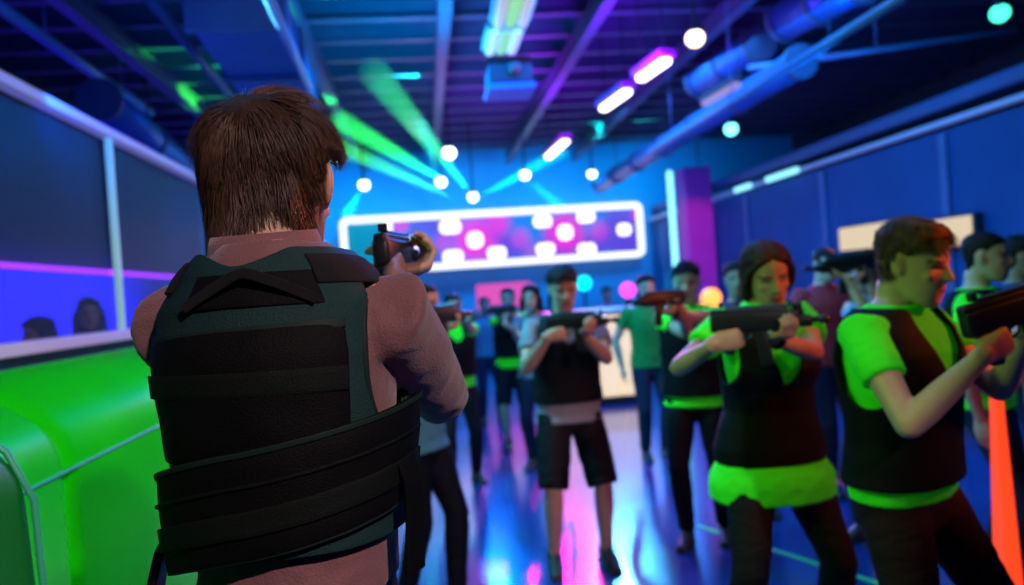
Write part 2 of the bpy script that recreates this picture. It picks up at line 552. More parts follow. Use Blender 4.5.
    if shirt:
        t = Soup(); torso(t, hem, 1.485, lambda z: .017 + flare * sstep(.93, .80, z), skirt=True)
        for q in (1, -1):
            e, w = arms[q][:2]; a = sh[q]
            long_ = sleeve > 1
            if long_:
                t.tube([pc + rc @ V((q * .08, 0, -.03)), a, a.lerp(e, .4), a.lerp(e, .8), e, e.lerp(w, .3), e.lerp(w, .7), e.lerp(w, .98)],
                       [u * slv for u in (.078, .073, .063, .055, .054, .053, .044, .036)], 20, round_=False)
            else:
                c2 = a.lerp(e, sleeve)
                t.tube([pc + rc @ V((q * .08, 0, -.03)), a, a.lerp(c2, .6), c2], [.074, .071, .064, .061], 20, round_=False)
        clothe('sweater' if sleeve > 1 else 't_shirt', t, cv, shirt, .006 if sleeve < 1 else .0065, (11, 11, 14))
    for q in (1, -1):
        kn, an = knees[q]
        t = Soup(); b0 = V((an.x, an.y, an.z))
        yv = V((q * .08, 1, 0)).normalized()
        def Q(y, z, x=0): return b0 + yv * y + V((x, 0, z))
        t.tube([Q(-.065, -.035), Q(-.02, -.015), Q(.05, -.03), Q(.12, -.048), Q(.175, -.056)], [.034, .045, .042, .036, .024], 14, flat=[(1, 1), (1, 1.0), (1, .85), (1.15, .7), (1.2, .6)])
        t.tube([Q(-.01, .03), Q(-.005, -.02)], [.043, .045], 14, round_=False)
        t.box(b0 + yv * .055 + V((0, 0, -.076)), (.085, .27, .020), frame(yv, (0, 0, 1)), .009)
        t2 = Soup(); t2.add([p * s for p in t.v], t.f)
        link('shoe', t2.bake('shoe', .008, 3), gm('shoe_%d' % int(shoes[0] * 100), shoes, .45), root)
    info = dict(root=root, tp=tp, s=s, SP=SP, sh=sh, arms=arms, hc=hc, RH=RH, knees=knees, L=L, build=build, fem=fem)
    if vest:
        v0, v1 = vz

        def keep(z, phi):
            a = abs(phi)                      # 0 back .. pi front
            # neck opening
            if a > PI / 2:
                fx = math.sin(a)                # sideways at front
                if z > 1.47 - vopen * max(0, 1 - fx / .62): return False
            else:
                fx = math.sin(a)
                if z > 1.475 - .03 * max(0, 1 - fx / .7): return False
            # arm holes
            da = (a - PI / 2) / .62; dzz = (z - 1.315) / .125
            if da * da + dzz * dzz < 1: return False
            return True
        vm = shell(info, v0, v1 + .02, keep, lambda z, ph: .032, .012, 96, 60, seed=random.random() * 9)
        link('vest', vm, vest, root)
    return info


def shell(info, z0, z1, keep, off, thick, nu, nv, amp=.003, seed=0, phis=(-PI, PI), closed=True, sm=6):
    """open garment surface that follows the torso, trimmed by keep(), with thickness"""
    tp, s = info['tp'], info['s']
    bm = bmesh.new(); g = []
    cols = nu if closed else nu + 1
    for j in range(nv + 1):
        z = z0 + (z1 - z0) * j / nv; row = []
        for i in range(cols):
            ph = phis[0] + (phis[1] - phis[0]) * i / nu
            o = off(z, ph) + amp * noise.noise(V((ph * 2.5 + seed, z * 14, seed)))
            row.append((bm.verts.new(tp(z, ph, o, True) * s), z, ph))
        g.append(row)
    for j in range(nv):
        for i in range(nu):
            k = (i + 1) % cols if closed else i + 1
            q = [g[j][i], g[j][k], g[j + 1][k], g[j + 1][i]]
            zc = (q[0][1] + q[3][1]) / 2; pc = phis[0] + (phis[1] - phis[0]) * (i + .5) / nu
            if keep is None or keep(zc, pc): bm.faces.new([a[0] for a in q])
    bmesh.ops.delete(bm, geom=[v for v in bm.verts if not v.link_faces], context='VERTS')
    for _ in range(sm):
        new = {}
        for v in bm.verts:
            be = [e for e in v.link_edges if e.is_boundary]
            if len(be) == 2:
                a, b = (e.other_vert(v) for e in be)
                new[v] = v.co * .4 + (a.co + b.co) * .3
        for v, c in new.items(): v.co = c
    bmesh.ops.recalc_face_normals(bm, faces=bm.faces[:])
    # make normals face away from the spine
    f0 = max(bm.faces, key=lambda f: f.calc_area()); 
    c0 = info['SP'](1.2)[0] * s
    tot = sum(f.normal.dot(f.calc_center_median() - V((c0.x, c0.y, f.calc_center_median().z))) for f in bm.faces)
    if tot < 0: bmesh.ops.reverse_faces(bm, faces=bm.faces[:])
    me = bpy.data.meshes.new('panel'); bm.to_mesh(me); bm.free()
    o = bpy.data.objects.new('tmp', me); COL.objects.link(o)
    md = o.modifiers.new('s', 'SOLIDIFY'); md.thickness = thick * s; md.offset = 1
    md.use_even_offset = True
    bv = o.modifiers.new('b', 'BEVEL'); bv.width = thick * s * .3; bv.segments = 2; bv.limit_method = 'ANGLE'; bv.angle_limit = 1.0
    bpy.context.view_layer.update()
    out = bpy.data.meshes.new_from_object(o.evaluated_get(bpy.context.evaluated_depsgraph_get()))
    bpy.data.objects.remove(o); bpy.data.meshes.remove(me)
    for p in out.polygons: p.use_smooth = True
    return out


# ------------------------------------------------------------------ gun
GUNMAT = mat('gun_polymer', (.008, .011, .016), .36, bump=.1, bscale=200, var=.15)
GUNRAIL = mat('gun_sight_rail', (.05, .13, .17), .28, metal=.4)


def gun(pos, fwd, label, scale=1.0, stock=True, mag=True, long_=0.0, upv=(0, 0, 1)):
    """origin at the top of the pistol grip"""
    R = frame(fwd, upv)
    root = empty('laser_tag_gun', pos); root.rotation_euler = R.to_euler(); root.scale = (scale,) * 3
    tag(root, label, 'toy gun', 'laser tag guns')
    s = Soup().box((0, .07, .028), (.050, .34, .080), bevel=.014); s.box((0, .05, .064), (.038, .30, .034), bevel=.008)
    s.box((0, .225, .022), (.052, .13 + long_, .046), bevel=.014)
    for k in range(4): s.box((0, .19 + .022 * k, .022), (.056, .008, .038), bevel=.003)
    s.build('receiver', GUNMAT, root, True)
    Soup().box((0, .09, .086), (.022, .26, .010), bevel=.003).build('top_rail', GUNRAIL, root)
    s = Soup().tube([(0, .28, .026), (0, .33 + long_, .026)], [.013, .012], 14, round_=False)
    s.tube([(0, .315 + long_, .026), (0, .350 + long_, .026)], [.017, .017], 14, round_=False)
    s.build('barrel', GUNMAT, root, True)
    Rg = Matrix.Rotation(math.radians(-14), 3, 'X')
    Soup().box(V((0, -.022, -.048)), (.034, .048, .115), Rg, .014).build('pistol_grip', GUNMAT, root, True)
    g = Soup().tube([(0, .005, -.005), (0, .012, -.035), (0, .035, -.042), (0, .058, -.034), (0, .062, -.003)], [.004] * 5, 8)
    g.build('trigger_guard', GUNMAT, root, True)
    Soup().tube([(0, .028, 0), (0, .034, -.014), (0, .028, -.026)], [.004, .0035, .003], 8).build('trigger', GUNRAIL, root, True)
    if mag:
        Soup().box(V((0, .105, -.075)), (.030, .050, .15), Matrix.Rotation(math.radians(7), 3, 'X'), .008).build('magazine', GUNMAT, root, True)
    if stock:
        s = Soup().box((0, -.125, .030), (.036, .12, .050), bevel=.012)
        s.rings([[V((x, y, z)) for x, y, z in ((-.018, -.17, .052), (.018, -.17, .052), (.018, -.17, .0), (-.018, -.17, .0))],
                 [V((x, y, z)) for x, y, z in ((-.020, -.26, .055), (.020, -.26, .055), (.020, -.25, -.055), (-.020, -.25, -.055))]])
        s.build('stock', GUNMAT, root)
    s = Soup().box((0, -.055, .098), (.026, .016, .024), bevel=.003); s.build('rear_sight', GUNMAT, root)
    s = Soup().box((0, .245, .070), (.010, .016, .05), bevel=.003); s.build('front_sight', GUNMAT, root)
    X, Y, Z = (R.col[i] for i in range(3))
    pos = V(pos)

    def G(x, y, z): return pos + (X * x + Y * y + Z * z) * scale
    return dict(root=root, G=G, X=X, Y=Y, Z=Z)


def grip_r(g):   # right hand on the pistol grip (wrist, finger dir, palm, curl, index curl)
    return (g['G'](.030, -.085, -.055), g['Y'] * .94 + g['Z'] * .20 - g['X'] * .12, -g['X'] - g['Y'] * .15, .95, .45)


def grip_l(g, y=.17):   # left hand under the fore-end, palm up
    return (g['G'](-.040, y - .055, -.045), g['Y'] * .55 + g['X'] * .75 + g['Z'] * .22, g['Z'] - g['X'] * .15, .72)


def grip_lmag(g):
    return (g['G'](-.034, .035, -.08), g['Y'] * .95 + g['Z'] * .1 + g['X'] * .1, g['X'] + g['Y'] * .1, .95)


# camera-space direction helper
CR = V((rt.x, rt.y, 0)).normalized(); CF = V((fw.x, fw.y, 0)).normalized(); UP = V((0, 0, 1))


def cdir(r, f, u=0): return (CR * r + CF * f + UP * u).normalized()


# ================================================================== THE HALL
XL, XR, YB, ZC = -1.8, 4.6, 15.0, 4.5
w_dark = mat('wall_paint_blue', (.010, .075, .24), .6, spec=.2, bump=.2, bscale=30, var=.15, vscale=1.5)
w_back = mat('back_wall_paint', (.03, .24, .50), .5, var=.12, vscale=1.2)
fl = bpy.data.materials.new('polished_floor'); fl.use_nodes = True
nt = fl.node_tree; N = nt.nodes; Lk = nt.links; b = N['Principled BSDF']
b.inputs['Base Color'].default_value = (.006, .045, .24, 1); b.inputs['Specular IOR Level'].default_value = .8
b.inputs['Coat Weight'].default_value = .35; b.inputs['Coat Roughness'].default_value = .11; b.inputs['IOR'].default_value = 1.6
tc = N.new('ShaderNodeTexCoord'); n = N.new('ShaderNodeTexNoise'); n.inputs['Scale'].default_value = 2.2; n.inputs['Detail'].default_value = 6
Lk.new(tc.outputs['Object'], n.inputs['Vector'])
mr = N.new('ShaderNodeMapRange'); mr.inputs[3].default_value = .16; mr.inputs[4].default_value = .25
Lk.new(n.outputs['Fac'], mr.inputs[0]); Lk.new(mr.outputs[0], b.inputs['Roughness'])

struct('floor', Soup().box((1.8, 6.6, -.05), (12.2, 19, .10)), fl)
struct('ceiling', Soup().box((1.8, 6.6, ZC + .06), (12.2, 19, .12)), mat('ceiling_deck', (.012, .013, .02), .8, bump=.4, wave=9))
struct('wall_back', Soup().box((1.8, YB + .1, ZC / 2), (12.2, .2, ZC)), w_back)
struct('wall_right', Soup().box((XR + .1, 6.6, 1.33), (.2, 19, 2.66)), w_dark)
struct('wall_right.001', Soup().box((7.8, 6.6, ZC / 2), (.2, 19, ZC)), mat('upper_wall_black', (.008, .012, .03), .7, var=.2))
struct('wall_front', Soup().box((1.8, -2.9, ZC / 2), (12.2, .2, ZC)), mat('front_wall_dark', (.03, .03, .05), .7, var=.1))
struct('wall_left', Soup().box((XL - .1, 6.6, .70), (.2, 19, 1.40)), w_dark)
# left wall above the windows
RT_ = 2.63

# left windows: glass panes in pale frames, a booth behind
frame_m = mat('window_frame_glow', (.62, .50, .66), .35, em=(.36, .30, .62), es=.20)  # lavender brightness of the frames put in as glow
post_m = mat('window_post_glow', (.50, .75, .62), .3, em=(.22, .80, .62), es=.26)  # posts are no lamps, their brightness is an added green glow
glass = bpy.data.materials.new('tinted_glass'); glass.use_nodes = True
nt = glass.node_tree; N = nt.nodes; Lk = nt.links
gb = N['Principled BSDF']; gb.inputs['Base Color'].default_value = (.02, .05, .10, 1); gb.inputs['Roughness'].default_value = .35
gb.inputs['Alpha'].default_value = .38; gb.inputs['Specular IOR Level'].default_value = .18
ys = [-2.2, .4, 2.55, 4.78, 7.0, 9.2, 11.2, 13.1, 14.98]
for k in range(len(ys) - 1):
    a, c = ys[k], ys[k + 1]
    f = Soup()
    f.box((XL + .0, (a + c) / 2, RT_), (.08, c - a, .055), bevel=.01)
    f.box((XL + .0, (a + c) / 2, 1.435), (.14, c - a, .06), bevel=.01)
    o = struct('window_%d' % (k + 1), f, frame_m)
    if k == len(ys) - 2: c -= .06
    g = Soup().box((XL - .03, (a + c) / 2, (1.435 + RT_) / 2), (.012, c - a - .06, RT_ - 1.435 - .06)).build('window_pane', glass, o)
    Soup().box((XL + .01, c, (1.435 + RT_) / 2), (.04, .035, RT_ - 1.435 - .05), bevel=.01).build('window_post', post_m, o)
# the booth seen through the windows
struct('wall_left.001', Soup().box((-4.2, 6.6, ZC / 2), (.2, 19, ZC)), mat('booth_wall', (.010, .022, .075), .7, var=.08, vscale=.7))
z_strip = 2.12
s = Soup(); s.box((-4.06, 7.9, z_strip), (.06, 13.5, .045), bevel=.008)
tag(s.build('led_strip', emit('purple_led', (.30, .02, 1.0), 5)), 'purple light strip running along the wall behind the left windows', 'light strip')
s = Soup().box((-4.065, 7.9, 1.27), (.05, 13.5, 1.64), bevel=.01)  # violet light on the wall below the strip, put into a coloured panel
tag(s.build('lit_wall_panel', mat('lit_wall_violet', (.10, .12, .85), .5, var=.10)), 'violet blue panel for the lit wall below the purple strip behind the window', 'panel')

# right wall: rail with spots, seams, cream windows
rail_m = mat('brushed_rail_glow', (.42, .44, .60), .38, metal=.2, em=(.16, .22, .55), es=.16)  # faint lavender glow added to brighten the rail
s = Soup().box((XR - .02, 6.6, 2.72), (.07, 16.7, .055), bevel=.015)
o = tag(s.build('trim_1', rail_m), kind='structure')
for (q0, q1), lb in (((681, 697), 'short pale glowing strip at the far end of the right wall rail'), ((736, 752), 'short cyan glowing strip in the middle of the right wall rail'), ((768, 800), 'longest cyan glowing strip on the right wall rail')):
    def axr(px, X=XR - .085, py=200):
        r = ray(px, py); return CAM + r * ((X - CAM.x) / r.x)
    ya, yb = axr(q0).y, axr(q1).y
    tag(Soup().box((XR - .09, (ya + yb) / 2, 2.72), (.04, abs(ya - yb), .07), bevel=.012).build('glow_strip', emit('rail_glow', (.25, .80, 1.0) if q0 > 700 else (.4, .55, 1), 1.6)), lb, 'light strip', 'glowing strips on the right rail')  # glowing strips added for the bright spots along the rail
s = Soup().box((XR + .10, 6.6, 2.92), (.16, 16.7, .14), bevel=.03)
tag(s.build('trim_2', mat('upper_cable_tray', (.03, .08, .22), .5)), kind='structure')
for k, y in enumerate((2.2, 4.4, 6.25, 8.3, 10.4, 12.2, 14.2)):
    s = Soup().box((XR - .012, y, 1.33), (.03, .10, 2.60), bevel=.008)
    tag(s.build('trim_%d' % (k + 3), mat('wall_batten', (.06, .12, .30), .5)), kind='structure')
struct('baseboard_right', Soup().box((XR - .01, 6.6, .06), (.03, 16.7, .12), bevel=.005), gm('base_dark', (.02, .03, .06), .5))
struct('baseboard_back', Soup().box((1.4, YB - .012, .06), (6.4, .03, .12), bevel=.005), gm('base_dark'))

# magenta column near the far right corner, with a lit cyan edge tube
pc_ = at_y(697, 240, 11.8)
s = Soup().box((pc_.x, 11.8, 1.62), (.44, .44, 3.24), bevel=.02); s.box((pc_.x, 11.8, .08), (.5, .5, .16), bevel=.02)
tag(s.build('column', mat('magenta_column', (.60, .06, .50), .5, var=.08)), 'square magenta painted column in the far right corner', 'column')
p = at_y(674, 240, 12.6)
tu = empty('light_tube', (p.x, 12.6, 0)); tag(tu, 'upright cyan white light tube left of the magenta column', 'lamp')
Soup().tube([(0, 0, .9), (0, 0, 3.3)], [.05, .05], 16).build('tube', emit('cyan_tube', (.22, .75, 1.0), 2.2), tu, True)
Soup().box((0, 0, .45), (.22, .22, .9), bevel=.02).build('tube_base', gm('black_metal', (.02, .02, .03), .4, metal=.5), tu)

# ------------------------------------------------------------------ the big sign
sy = YB - .35
sg = empty('illuminated_sign', (0, 0, 0)); tag(sg, 'long white outlined light sign with glowing dots on the back wall', 'sign')
a, b_ = at_y(338, 220, sy), at_y(642, 202, sy)
z1 = (a.z + b_.z) / 2 + .02
c1, c2 = at_y(395, 272, sy), at_y(647, 257, sy)
z0 = (c1.z + c2.z) / 2; x0, x1 = a.x + .03, at_y(645, 230, sy).x; xd = at_y(390, 245, sy).x
white_em = emit('white_neon', (.88, .95, 1.0), 1.45)


def rrect(x0, x1, z0, z1, r, n=6):
    P = []
    for cx, cz, a0 in ((x1 - r, z1 - r, 0), (x0 + r, z1 - r, 90), (x0 + r, z0 + r, 180), (x1 - r, z0 + r, 270)):
        for k in range(n + 1):
            t = math.radians(a0 + 90 * k / n); P.append((cx + r * math.cos(t), cz + r * math.sin(t)))
    return P


def ring_frame(s, x0, x1, z0, z1, r, w, y0, y1):
    o, i = rrect(x0, x1, z0, z1, r), rrect(x0 + w, x1 - w, z0 + w, z1 - w, max(.005, r - w)); n = len(o)
    vs = []
    for y in (y0, y1):
        vs += [(x, y, z) for x, z in o] + [(x, y, z) for x, z in i]
    fs = []
    for k in range(n):
        j = (k + 1) % n
        fs += [(k, j, n + j, n + k), (2 * n + k, 3 * n + k, 3 * n + j, 2 * n + j), (k, 2 * n + k, 2 * n + j, j), (n + k, n + j, 3 * n + j, 3 * n + k)]
    return s.add(vs, fs)


def slab(s, P, y0, y1):
    n = len(P); vs = [(x, y0, z) for x, z in P] + [(x, y1, z) for x, z in P]
    return s.add(vs, [list(range(n))[::-1], list(range(n, 2 * n))] + [(k, (k + 1) % n, n + (k + 1) % n, n + k) for k in range(n)])


s = Soup(); ring_frame(s, x0, x1, z0, z1, .15, .12, sy - .06, sy + .06)
s.box((xd, sy, (z0 + z1) / 2), (.13, .12, z1 - z0 - .1))
s.build('sign_outline', white_em, sg)
# colour panel: blue and magenta field is the screen's own picture
scr = bpy.data.materials.new('led_screen'); scr.use_nodes = True
nt = scr.node_tree; N = nt.nodes; Lk = nt.links; pb = N['Principled BSDF']
pb.inputs['Base Color'].default_value = (.01, .01, .02, 1); pb.inputs['Roughness'].default_value = .3
tc = N.new('ShaderNodeTexCoord'); sep = N.new('ShaderNodeSeparateXYZ'); Lk.new(tc.outputs['Object'], sep.inputs[0])
PXW, PZH = x1 - xd, z1 - z0


def U(px, py): q = at_y(px, py, sy - .05); return q.x, q.z


def blob(cx, cz, r, gain=1.0):
    vm = N.new('ShaderNodeVectorMath'); vm.operation = 'DISTANCE'; cb = N.new('ShaderNodeCombineXYZ')
    Lk.new(sep.outputs['X'], cb.inputs['X']); Lk.new(sep.outputs['Z'], cb.inputs['Z'])
    Lk.new(cb.outputs[0], vm.inputs[0]); vm.inputs[1].default_value = (cx, 0, cz)
    mr = N.new('ShaderNodeMapRange'); mr.interpolation_type = 'SMOOTHSTEP'; mr.inputs[1].default_value = r * 1.35; mr.inputs[2].default_value = r * .35
    mr.inputs[3].default_value = 0; mr.inputs[4].default_value = gain
    Lk.new(vm.outputs['Value'], mr.inputs[0]); return mr.outputs[0]


acc = None
for px, py, r, g_ in ((475, 240, .46, 1), (566, 232, .42, 1), (496, 222, .30, .8), (400, 225, .18, .7), (521, 238, .22, .5), (444, 243, .2, .5), (600, 230, .22, .5), (532, 250, .2, .3), (642, 212, .2, .6)):
    x, z = U(px, py); o_ = blob(x, z, r, g_)
    if acc is None: acc = o_
    else:
        mx = N.new('ShaderNodeMath'); mx.operation = 'MAXIMUM'; Lk.new(acc, mx.inputs[0]); Lk.new(o_, mx.inputs[1]); acc = mx.outputs[0]
ns = N.new('ShaderNodeTexNoise'); ns.inputs['Scale'].default_value = 1.1; Lk.new(tc.outputs['Object'], ns.inputs['Vector'])
mix0 = N.new('ShaderNodeMix'); mix0.data_type = 'RGBA'; mix0.inputs[6].default_value = (0, .22, .9, 1); mix0.inputs[7].default_value = (.12, .06, .75, 1)
mr = N.new('ShaderNodeMapRange'); mr.inputs[1].default_value = .4; mr.inputs[2].default_value = .6; Lk.new(ns.outputs['Fac'], mr.inputs[0]); Lk.new(mr.outputs[0], mix0.inputs[0])
mix = N.new('ShaderNodeMix'); mix.data_type = 'RGBA'; mix.inputs[7].default_value = (.95, .02, .75, 1)
Lk.new(acc, mix.inputs[0]); Lk.new(mix0.outputs[2], mix.inputs[6])
Lk.new(mix.outputs[2], pb.inputs['Emission Color']); pb.inputs['Emission Strength'].default_value = .9
Soup().box(((x1 + xd) / 2, sy + .02, (z0 + z1) / 2), (x1 - xd - .10, .04, PZH - .14)).build('screen', scr, sg)
Soup().box(((x0 + xd) / 2, sy + .02, (z0 + z1) / 2), (xd - x0 - .10, .04, PZH - .14)).build('teal_panel', emit('teal_screen', (.0, .42, .72), .55), sg)
dot_em = emit('dot_white', (1.0, .9, 1.0), 1.9)
for px, py, wv, hv in ((408, 244, .36, .24), (450, 227, .38, .24), (475, 240, .29, .29), (453, 257, .36, .24), (497, 253, .34, .22), (543, 221, .34, .22), (566, 232, .28, .28),
                       (546, 249, .34, .22), (588, 249, .34, .22), (587, 216, .33, .22), (626, 229, .26, .22)):
    x, z = U(px, py); r = min(wv, hv) * .42
    wv *= 1.04; hv *= 1.06
    slab(Soup(), rrect(x - wv / 2, x + wv / 2, z - hv / 2, z + hv / 2, r), sy - .055, sy - .005).build('glowing_dot', dot_em, sg)
cc = V(((x0 + x1) / 2, sy, 0)); Rs = Matrix.Rotation(math.radians(2.6), 3, 'Z'); sg.rotation_euler = (0, 0, math.radians(2.6)); sg.location = cc - Rs @ cc
for qx in (x0 + .5, xd, (x1 + xd) / 2, x1 - .5):
    Soup().box((qx, sy + .20, (z0 + z1) / 2), (.06, .29, .3)).build('wall_bracket', gm('black_metal'), sg)

# pink lit poster below the sign
a, b_ = at_y(476, 285, YB - .06), at_y(531, 303, YB - .06)
slab(Soup(), rrect(a.x, b_.x, b_.z - .06, a.z, .03), YB - .05, YB - .0).build('wall_screen', emit('pink_panel', (1, .10, .62), .75))
tag(bpy.data.objects['wall_screen'], 'glowing pink rectangular panel low on the back wall under the sign', 'screen')

# cream counter
ctr = empty('counter', (0, 0, 0)); tag(ctr, 'cream front counter with pale top glowing at the far side', 'counter')
a, b_ = at(592, 312, 9.6), at(642, 308, 9.6)
cx0, cx1, cyy = a.x - .6, b_.x, a.y
zc1 = a.z
for k in range(4):
    w_ = (cx1 - cx0) / 4
    Soup().box((cx0 + w_ * (k + .5), cyy, zc1 / 2 + .03), (w_ - .015, .06, zc1 - .16), bevel=.012).build('counter_panel', mat('cream_lit_panel', (.7, .6, .4), .4, em=(1.0, .70, .30), es=.9), ctr)
Soup().box(((cx0 + cx1) / 2, cyy + .32, zc1 / 2 - .02), (cx1 - cx0 - .03, .5, zc1 - .1)).build('counter_body', gm('base_dark'), ctr)
Soup().box(((cx0 + cx1) / 2, cyy + .25, zc1), (cx1 - cx0 + .08, .68, .05), bevel=.012).build('countertop', mat('counter_top', (.55, .5, .6), .35), ctr)

# cream light boxes on the right wall
for px0, px1, py0, py1, nm, lb in ((843, 908, 248, 222, 'light_box', 'cream lit wall box behind the brown haired shooter, the longer one'),
                                    (925, 978, 238, 226, 'light_box', 'cream lit wall box right of the brown haired shooter')):
    def ax(px, py, x):
        r = ray(px, py); return CAM + r * ((x - CAM.x) / r.x)
    A, B = ax(px0, py0, XR - .06), ax(px1, py1, XR - .06)
    o = empty(nm, (XR, (A.y + B.y) / 2, 0)); tag(o, lb, 'light box', 'light boxes on the right wall')
    z = (A.z + B.z) / 2; ln = abs(A.y - B.y)
    Soup().box((-.045, 0, z), (.09, ln, .29), bevel=.02).build('housing', gm('base_dark'), o)
    Soup().box((-.10, 0, z), (.03, ln - .05, .24), bevel=.01).build('diffuser', emit('cream_diffuser', (1, .80, .48), .75), o)

# orange lamp and small coloured glow lamps on the far side


def ball_lamp(p, r, col, st, label, stand=True):
    o = empty('globe_lamp', (p.x, p.y, 0)); tag(o, label, 'lamp', 'globe lamps across the far side')
    Soup().ball((0, 0, p.z), r, n=20).build('globe', emit('glow_%s' % label[:6], col, st), o, True)
    s = Soup().tube([(0, 0, .02), (0, 0, p.z - r * .9)], [.02, .02], 10)
    s.tube([(0, 0, .012), (0, 0, .03)], [.14, .13], 20, round_=False)
    s.build('stand', gm('black_metal'), o, True)


ball_lamp(at(711, 298, 9.0), .12, (1, .30, .05), 2.6, 'orange globe lamp on a stand behind the two front shooters')
ball_lamp(at(628, 290, 10.8), .11, (.8, .05, 1), 2.6, 'magenta globe lamp on a stand behind the cream counter')
ball_lamp(at(584, 283, 11.8), .12, (.0, .8, 1), 2.0, 'cyan globe lamp on a stand by the back wall under the sign')

# ------------------------------------------------------------------ ceiling
steel = gm('grey_steel', (.08, .11, .21), .5, metal=.3, var=.1)
dark = gm('black_steel', (.03, .035, .05), .5, metal=.3)
duct_m = gm('blue_lit_duct', (.04, .13, .42), .38, metal=.35, var=.12, vscale=3)  # blue light on the ducts is put into their base colour
# joists across the hall
for k, y in enumerate([2.3 + .62 * i for i in range(20)]):
    s = Soup(); s.box((1.8, y, 4.36), (11.7, .09, .022)); s.box((1.8, y, 4.14), (11.7, .09, .022)); s.box((1.8, y, 4.25), (11.7, .016, .22))
    o = s.build('ceiling_joist', steel); tag(o, 'grey steel joist crossing the ceiling between the side walls', 'joist', 'steel joists crossing the ceiling')
# girders along the hall
for x, lb in ((-2.6, 'grey girder beyond the left windows, the leftmost one'), (-.95, 'thin of the grey girders running down the hall ceiling'), (.35, 'grey girder down the ceiling left of the hanging projector'),
              (1.75, 'grey girder down the ceiling right of the hanging projector'), (3.05, 'grey girder down the ceiling above the row of white lamps')):
    s = Soup(); s.box((x, 7.8, 4.11), (.11, 13.8, .02)); s.box((x, 7.8, 3.95), (.11, 13.8, .02)); s.box((x, 7.8, 4.03), (.015, 13.8, .15))
    o = s.build('ceiling_girder', steel); tag(o, lb, 'girder', 'girders running down the hall')
# round and square ducts


def duct(p0, p1, r, label, square=False, name='duct'):
    o = empty(name, V(p0)); tag(o, label, 'duct', 'ducts under the ceiling')
    d = V(p1) - V(p0); s = Soup()
    if square:
        R = frame(d, (0, 0, 1)); s.box(d / 2, (r * 2.1, d.length, r * 1.3), R, .02); s.build('duct_body', duct_m, o)
        n = max(2, int(d.length / 1.1))
        for k in range(n + 1): Soup().box(d * (k / n), (r * 2.1 + .06, .05, r * 1.3 + .06), R, .008).build('duct_flange', steel, o)
    else:
        s.tube([(0, 0, 0), d], [r, r], 28, round_=False); s.build('duct_body', duct_m, o, True)
        n = max(2, int(d.length / 1.1))
        for k in range(n + 1):
            c = d * (k / n); e = d.normalized() * .025
            Soup().tube([c - e, c + e], [r + .025, r + .025], 28, round_=False).build('duct_flange', steel, o)
    n = max(1, int(d.length / 2))
    for k in range(n):
        c = d * ((k + .5) / n); Soup().tube([c, V((c.x, c.y, ZC - V(p0).z))], [.008, .008], 6, round_=False).build('hanger_rod', dark, o)


duct(at_z(235, 0, 3.5), at_z(283, 92, 3.5), .27, 'wide blue square duct above the vested man\'s head', True)
duct(at_z(183, 166, 3.3), at_z(100, 100, 3.3), .15, 'short blue round duct above the left windows')
duct(at_z(600, 185, 3.35), at_z(800, 62, 3.35), .13, 'long round blue duct sloping across above the lit rail')
duct(at_z(700, 82, 3.9), at_z(758, 44, 3.9), .17, 'short round blue duct section right of the white lamps')
duct(at_z(785, 20, 3.9), at_z(862, -22, 3.9), .19, 'round blue duct section at the top edge of the ceiling')


def pipe(p0, p1, r, label, m_=None, name='pipe', cat='pipe'):
    s = Soup().tube([p0, p1], [r, r], 12, round_=False)
    d = (V(p1) - V(p0)); n = max(1, int(d.length / 1.5))
    for k in range(n):
        c = V(p0) + d * ((k + .5) / n); s.tube([c, V((c.x, c.y, ZC))], [.006, .006], 6, round_=False)
    o = s.build(name, m_ or steel, None, True); tag(o, label, cat, 'pipes under the ceiling')


pipe(at_z(650, 152, 3.1), at_z(905, -4, 3.1), .035, 'long blue pipe running beside the round ducts', gm('blue_pipe', (.12, .30, .55), .35, metal=.3))
pipe(at_z(-10, 0, 3.85), at_z(150, 112, 3.85), .05, 'dark pipe high above the left windows', gm('blue_pipe'))
pipe(at_z(150, 0, 3.7), at_z(230, 95, 3.7), .04, 'thin grey pipe left of the wide square duct')
pipe(at_z(266, -6, 3.25), at_z(310, 88, 3.25), .03, 'pale tube lit cyan along the right edge of the wide square duct', gm('pale_pipe', (.55, .45, .65), .3))
pipe(at_z(700, 70, 3.6) + V((.5, 0, 0)), at_z(1010, -10, 3.6) + V((.9, 1, 0)), .03, 'thin dark pipe near the right ceiling edge', gm('blue_pipe'))

# twin fluorescent fitting and the hanging projector
fx = empty('tube_fitting', (0, 0, 0)); tag(fx, 'pale fluorescent batten pair at the top centre of the ceiling', 'ceiling light')
A, B, C_, D_ = at_z(520, -12, 3.72), at_z(510, 27, 3.72), at_z(507, 32, 3.72), at_z(500, 54, 3.72)
fl_em = mat('fluorescent', (.6, .6, .6), .4, em=(.62, .60, .66), es=.7); fl_gr = emit('fluorescent_green', (.35, .95, .45), .8)
for P, Q in ((A, B), (C_, D_)):
    d = Q - P; R = frame(d, (0, 0, 1)); c = (P + Q) / 2
    Soup().box(c + V((0, 0, .06)), (.34, d.length, .06), R, .012).build('housing', gm('white_metal', (.6, .6, .65), .4), fx)
    for q in (-.10, .10): Soup().box(c + R @ V((q, 0, 0)), (.075, d.length - .05, .05), R, .02).build('tube', fl_em, fx)
    Soup().box(c, (.085, d.length - .06, .04), R, .015).build('tube', fl_gr, fx)
for P in (A, D_): Soup().tube([P + V((0, 0, .06)), V((P.x, P.y, ZC))], [.008, .008], 6, round_=False).build('hanger_rod', dark, fx)
pj = at(508, 77, 7.6)
o = empty('projector', pj); tag(o, 'black hanging projector box with blue underside below the fluorescent battens', 'projector')
Soup().box((0, 0, .02), (.42, .40, .26), bevel=.02).build('case', dark, o)
Soup().box((0, .0, -.15), (.46, .5, .05), bevel=.01).build('tray', gm('blue_tray', (.03, .16, .7), .4), o)
